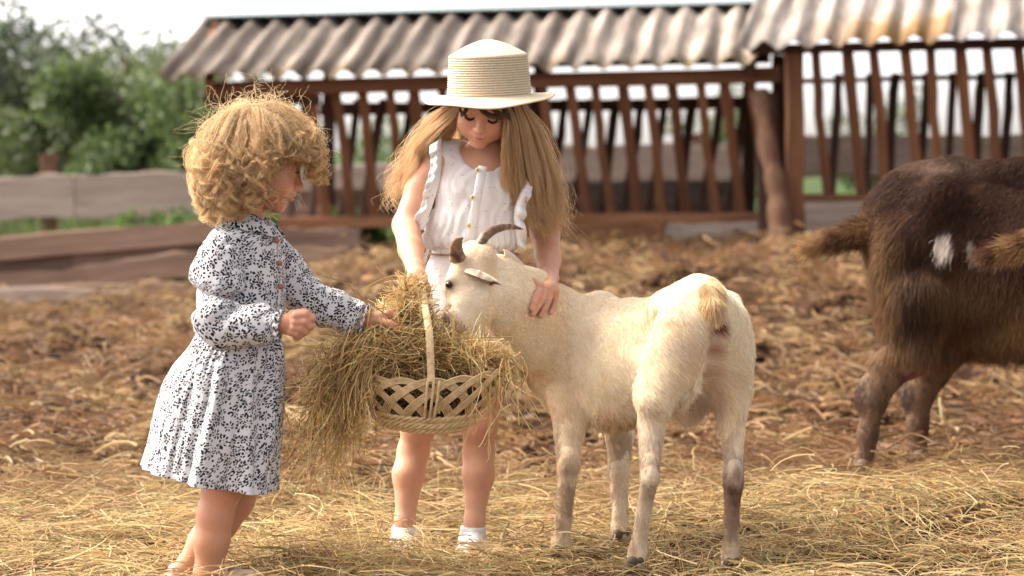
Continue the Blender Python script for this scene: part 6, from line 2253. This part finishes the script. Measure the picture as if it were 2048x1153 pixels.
    dd = unit_rows(r.normal(0, 1, (nf * 3, 3)))
    keep = ((dd @ Uv) > -0.55) & ~(((dd @ Fv) > 0.6) & ((dd @ Uv) < 0.45))
    dd = dd[keep][:nf]; nf = len(dd)
    cur = cen + dd * 0.095; dv = unit_rows(dd + 0.6 * r.normal(0, 1, (nf, 3)) + np.array([-0.25, 0, -0.1])); pts = [cur]
    tw = unit_rows(r.normal(0, 1, (nf, 3))); L = r.uniform(0.03, 0.10, (nf, 1)); cu = r.uniform(0.25, 0.75, (nf, 1))
    for i in range(1, k):
        dv = unit_rows(dv + np.cross(tw, dv) * cu * 0.55 + r.normal(0, 0.06, (nf, 3)) + np.array([0, 0, -0.02]))
        cur = cur + dv * L / k * 1.3; pts.append(cur)
    fly = np.stack(pts, 1)
    a = np.concatenate(allp); c_ = np.concatenate(allc)
    curves_obj("curls", a, 0.00042 * np.linspace(1, 0.55, k)[None, :] * r.uniform(0.7, 1.3, (len(a), 1)), c_, hairm, hairmesh)
    curves_obj("flyaway_hair", fly, 0.0003 * np.linspace(1, 0.5, k)[None, :], np.array([0.75, 0.56, 0.32]) * r.uniform(0.8, 1.15, (nf, 1)), hairm, hairmesh)
    return t


make_child()
print("child", _t.time() - _t0)

# ================================================================== basket and hay
def make_basket():
    t = thing("wicker_basket", "pale open-weave wicker basket with tall wrapped handle, heaped with hay", "basket", tuple(P(853, 830, 5.42)))
    up_ = unit(np.array([0.035, -0.20, 0.97])); ex = unit(np.array([1.0, 0.05, 0.045])); ex = unit(ex - up_ * (ex @ up_)); ey_ = np.cross(up_, ex)
    base = P(852, 822, 5.415)
    Hh = 0.104
    def pt(th, v, dr=0.0):
        """v: 0 base .. 1 rim"""
        bulge = 0.012 * math.sin(PI * min(max(v, 0), 1))
        a = 0.118 + 0.048 * v + bulge + dr; b = 0.082 + 0.032 * v + bulge + dr
        tilt = 0.008 * v * math.cos(th)       # right end of the rim is higher
        return base + ex * (a * math.cos(th) + 0.006 * v) + ey_ * b * math.sin(th) + up_ * (Hh * v + tilt)
    M = NT("pale_cane")
    v = M.coord('Object'); n_ = M.noise(v, 70, 4, 0.6)
    M.setp(col=M.ramp(n_, [(0.3, (0.56, 0.38, 0.18)), (0.6, (0.74, 0.55, 0.31)), (0.8, (0.80, 0.65, 0.42))]), rough=0.5, spec=0.4)
    M.bump(n_, 0.3, 0.001)
    M = M.m
    N = 16
    d = 2 * PI / N
    for i in range(N):
        th0 = i * d
        parts = []
        for j in range(5):
            w = (j - 2) * 0.0036
            path = []
            for s in np.linspace(0, 1, 36):
                vv = 1.0 - abs(2 * s - 1) ** 1.7
                vv = vv * (1.0 - 0.0) + 0.0
                # concentric canes: inner ones rise less
                span = 4.3 * d - 2 * (j - 2) * 0.040
                th = th0 + (s - 0.5) * span
                v_ = vv * (1.0 - (j - 2) * 0.030)
                dr = 0.0022 * (1 if (s < 0.5) else -1) * math.sin(PI * min(1, abs(2 * s - 1) * 1.2)) + 0.001 * math.sin(8 * s + i)
                path.append(pt(th, v_ * 1.0 + 0.02, dr))
            parts.append(tube_np(path, 0.00185, 5))
        V, Q, T = join_np(parts)
        mesh_np("cane_band", V, Q, M, t, F3=T)
    # plaited foot
    parts = []
    for layer, (vv, dr) in enumerate(((0.07, 0.004), (-0.07, 0.006), (-0.20, 0.0005))):
        for s_ in range(3):
            path = []
            for a in np.linspace(0, 2 * PI, 200):
                ph = a * 17 + s_ * 2 * PI / 3 + layer * 1.1
                path.append(pt(a, vv + 0.055 * math.sin(ph), dr + 0.0032 * math.cos(ph)))
            parts.append(tube_np(path, 0.0040, 6, False))
    V, Q, T = join_np(parts)
    mesh_np("plaited_foot", V, Q, M, t)
    # bottom
    bv = [base + up_ * -0.008]
    for a in np.arange(40) * 2 * PI / 40:
        bv.append(base + ex * 0.114 * math.cos(a) + ey_ * 0.078 * math.sin(a) - up_ * 0.008)
    mesh_np("bottom", bv, None, M, t, F3=np.array([(0, 1 + i, 1 + (i + 1) % 40) for i in range(40)]), smooth=False)
    # handle, wrapped with split cane
    f0 = pt(-PI / 2, 0.0, 0.006); f1 = pt(-PI / 2, 1.0, 0.004); b1 = pt(PI / 2, 1.0, 0.004)
    top = P(846, 583, 5.46)
    hp = spline([f1, f1 + (P(851, 655, 5.352) - P(855, 750, 5.335)), P(849, 610, 5.385), top, P(850, 604, 5.53), b1 * 0.45 + P(852, 640, 5.55) * 0.55, b1], 220)
    rr = 0.0082 * (1 + 0.06 * np.abs(np.sin(np.arange(220) * 0.55)))
    V, Q, T = tube_np(hp, rr, 12, flat=0.6, up=(0, 1, 0.01))
    mesh_np("handle", V, Q, M, t, F3=T)
    parts = [tube_np([pt(-PI / 2 + o, vv, 0.006) for vv in np.linspace(-0.05, 1.03, 10)], 0.0034, 6) for o in (-0.05, 0.03, 0.10)]
    V, Q, T = join_np(parts)
    mesh_np("handle_stay", V, Q, M, t, F3=T)
    return t, pt


basket, bpt = make_basket()


def hay_strands(name, specs, mat, seed, parent=None, label=None):
    pass


def make_basket_hay():
    r = np.random.default_rng(42)
    P3, Cc, Rr = [], [], []
    k = 9
    s = np.linspace(-0.5, 0.5, k)

    def tangle(c, rad, n, ln=(0.08, 0.2), dirs=None, curl=1.2, rmm=(0.0005, 0.0012), dark=0.12, green=0.12, shell=0.35):
        d = unit_rows(r.normal(0, 1, (n, 3)))
        p = np.asarray(c) + d * np.asarray(rad) * (r.random((n, 1)) ** shell)
        T = unit_rows(r.normal(0, 1, (n, 3)) * np.array([1.2, 0.9, 0.6]) + (0 if dirs is None else np.asarray(dirs)))
        # lie along the surface of the heap
        T = unit_rows(T - 0.6 * d * (T * d).sum(1, keepdims=True))
        B = unit_rows(np.cross(T, r.normal(0, 1, (n, 3))))
        L = r.uniform(ln[0], ln[1], (n, 1))
        cv = r.normal(0, curl, (n, 1))
        pts = p[:, None, :] + T[:, None, :] * (s[None, :, None] * L[:, None, :]) + B[:, None, :] * (cv * L)[..., None] * (s[None, :, None] ** 2 - 0.08) * 0.5
        pts = pts + (fbm(pts, 30, 2, 3)[..., None] - 0.5) * 0.010
        P3.append(pts); Cc.append(straw_colors(n, green, dark, r)); Rr.append(r.uniform(rmm[0], rmm[1], n))

    def flow(path, r0, r1, n, ln=(0.22, 0.7), rmm=(0.0006, 0.0014), green=0.35, dark=0.05, wob=0.012):
        g = spline(path, 40)
        st = r.beta(1.0, 1.6, n) * 0.8 - 0.05; en = np.clip(st + r.uniform(*ln, n), 0, 1.08)
        tt = st[:, None] + (en - st)[:, None] * np.linspace(0, 1, k)[None, :]
        ii = np.clip(tt, 0, 0.9999) * 39; i0 = ii.astype(int); f = (ii - i0)[..., None]
        base = g[i0] * (1 - f) + g[np.minimum(i0 + 1, 39)] * f
        rad = (r0 + (r1 - r0) * np.clip(tt, 0, 1.1))[..., None]
        off = r.normal(0, 0.5, (n, 1, 3)) * np.array([1, 0.8, 1])
        off = off + r.normal(0, 1, (n, 1, 3)) * np.linspace(-0.5, 0.5, k)[None, :, None] * 1.5 + r.normal(0, 1, (n, 1, 3)) * (np.linspace(-0.5, 0.5, k)[None, :, None] ** 2) * 1.6
        pts = base + off * rad + (np.stack([fbm(base + off, 13, 2, j) for j in (1, 2, 3)], -1) - 0.5) * wob
        P3.append(pts); Cc.append(straw_colors(n, green * 0.3, dark, r)); Rr.append(r.uniform(rmm[0], rmm[1], n))

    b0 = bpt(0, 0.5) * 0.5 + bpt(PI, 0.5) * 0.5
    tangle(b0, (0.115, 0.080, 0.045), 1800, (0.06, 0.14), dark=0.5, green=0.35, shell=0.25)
    tangle(P(800, 700, 5.39), (0.085, 0.085, 0.075), 1300)
    tangle(P(812, 640, 5.42), (0.050, 0.060, 0.065), 650, (0.06, 0.15))
    tangle(P(820, 590, 5.45), (0.030, 0.035, 0.035), 260, (0.05, 0.12), dirs=(0.3, 0, 0.9), dark=0.05)
    tangle(P(900, 722, 5.42), (0.095, 0.085, 0.042), 1000)
    tangle(P(965, 722, 5.43), (0.050, 0.070, 0.032), 360, (0.05, 0.13))
    # cascade falling out on the left
    for (path, n, r0, r1, gr) in (
        ([(790, 655, 5.40), (725, 682, 5.38), (670, 722, 5.35), (640, 770, 5.31), (618, 800, 5.31)], 260, 0.022, 0.038, 0.35),
        ([(780, 680, 5.38), (725, 705, 5.35), (690, 755, 5.33), (668, 830, 5.33), (655, 890, 5.33)], 270, 0.030, 0.056, 0.35),
        ([(765, 690, 5.37), (725, 725, 5.34), (702, 785, 5.33), (695, 845, 5.33), (692, 900, 5.33)], 150, 0.024, 0.040, 0.3),
        ([(750, 690, 5.36), (690, 730, 5.35), (655, 800, 5.35), (630, 880, 5.36), (612, 940, 5.37)], 120, 0.03, 0.07, 0.3),
        ([(740, 700, 5.36), (700, 790, 5.34), (680, 900, 5.34), (660, 1000, 5.34)], 60, 0.04, 0.065, 0.25),
        ([(985, 690, 5.40), (1020, 720, 5.38), (1030, 790, 5.37), (1035, 860, 5.37)], 24, 0.014, 0.040, 0.5),
        ([(930, 690, 5.38), (960, 730, 5.33), (975, 800, 5.32), (985, 880, 5.32)], 26, 0.020, 0.040, 0.2),
        ([(960, 700, 5.38), (1000, 780, 5.34), (1050, 850, 5.33)], 14, 0.02, 0.04, 0.2),
        ([(800, 700, 5.37), (760, 690, 5.33), (730, 760, 5.30), (725, 830, 5.30)], 120, 0.012, 0.02, 0.3),
    ):
        flow([P(*a) for a in path], r0, r1, n, green=gr)
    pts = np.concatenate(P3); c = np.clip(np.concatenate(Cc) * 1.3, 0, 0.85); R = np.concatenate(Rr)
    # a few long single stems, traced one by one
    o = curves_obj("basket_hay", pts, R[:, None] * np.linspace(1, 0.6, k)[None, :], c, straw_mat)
    o['kind'] = 'stuff'
    stems = [[(648, 553), (690, 567), (730, 600), (800, 650)], [(718, 583), (760, 560), (800, 548)], [(752, 533), (775, 560), (790, 590)], [(766, 545), (800, 575), (830, 600)],
             [(640, 668), (690, 673), (735, 672)], [(905, 677), (975, 676), (1026, 674)], [(890, 616), (905, 640), (905, 680), (900, 730)], [(940, 690), (945, 760), (940, 850), (905, 950)],
             [(932, 700), (945, 770), (955, 850), (945, 870)], [(990, 760), (1025, 800), (1062, 862)], [(760, 740), (800, 722), (840, 712)], [(748, 728), (790, 715), (850, 704)],
             [(785, 760), (786, 725), (800, 700), (850, 680)], [(1016, 720), (1022, 760), (1035, 800), (1038, 850)], [(1022, 715), (1040, 745), (1045, 790)], [(708, 688), (716, 730), (730, 790), (725, 850)],
             [(770, 600), (760, 660), (762, 720)], [(800, 560), (793, 610), (800, 660)], [(820, 545), (835, 580), (842, 640)], [(880, 600), (850, 608), (815, 602)]]
    ps = np.stack([spline([P(x, y, 5.30 + 0.01 * (i % 5)) for (x, y) in st], 12) for i, st in enumerate(stems)])
    cc = straw_colors(len(stems), 0.0, 0.0, r) * 1.15
    o2 = curves_obj("loose_straw", ps, np.full((len(stems), 12), 0.0013), cc, straw_mat); o2['kind'] = 'stuff'
    # matted hay core so that the heap is not see-through
    S = SDF(P(740, 860, 5.30) - 0.02, P(1010, 560, 5.56) + 0.02, 0.006)
    S.ell(b0, (0.122, 0.088, 0.042), None, 0.0)
    S.ell(P(800, 705, 5.40), (0.075, 0.075, 0.060), None, 0.03)
    S.ell(P(815, 640, 5.43), (0.036, 0.045, 0.050), None, 0.03)
    S.ell(P(900, 735, 5.43), (0.085, 0.075, 0.032), None, 0.03)
    v, q = S.mesh(); N = normals(v, q)
    v = v + N * ((fbm(v, 60, 3, 1) - 0.5) * 0.03)[:, None]
    m = NT("matted_hay"); n_ = m.noise(m.coord('Object', (1, 1, 2.5)), 120, 4, 0.7)
    m.setp(col=m.ramp(n_, [(0.35, (0.035, 0.022, 0.010)), (0.6, (0.17, 0.12, 0.05)), (0.75, (0.34, 0.25, 0.11))]), rough=0.95)
    o3 = mesh_np("matted_hay", v, q, m.m); o3['kind'] = 'stuff'


make_basket_hay()

# hay stems standing up from the ground close to the camera, and a heap under the basket
def wild_straw():
    r = np.random.default_rng(8)
    P3 = []; k = 8; n = 2600
    x = np.concatenate([r.normal(-0.33, 0.16, 900), r.uniform(-1.6, 1.7, 1700)]); y = np.concatenate([r.normal(5.42, 0.13, 900), r.uniform(5.0, 6.9, 1700)])
    for (fx, fy) in ((-0.257, 5.68), (-0.092, 5.69)):
        m = ((x - fx) ** 2 + (y - fy) ** 2) < 0.14 ** 2
        x = np.where(m, x + 0.6, x)
    z = ground_z(x, y)
    a = r.uniform(0, 2 * PI, n); L = r.uniform(0.05, 0.17, n); el = r.uniform(0.1, 1.0, n)
    s = np.linspace(0, 1, k)[None, :]
    X = x[:, None] + np.cos(a)[:, None] * s * L[:, None] * np.cos(el)[:, None]; Y = y[:, None] + np.sin(a)[:, None] * s * L[:, None] * np.cos(el)[:, None]
    Z = z[:, None] + s * L[:, None] * np.sin(el)[:, None] - (s ** 2) * L[:, None] * r.uniform(0.0, 0.5, (n, 1))
    Z = np.maximum(Z, ground_z(X, Y) + 0.003)
    o = curves_obj("upright_straw", np.stack([X, Y, Z], -1), r.uniform(0.0006, 0.0013, (n, 1)) * np.linspace(1, 0.5, k)[None, :], straw_colors(n, 0.2, 0.1, r) * 1.05, straw_mat)
    o['kind'] = 'stuff'


wild_straw()
print("all", _t.time() - _t0)
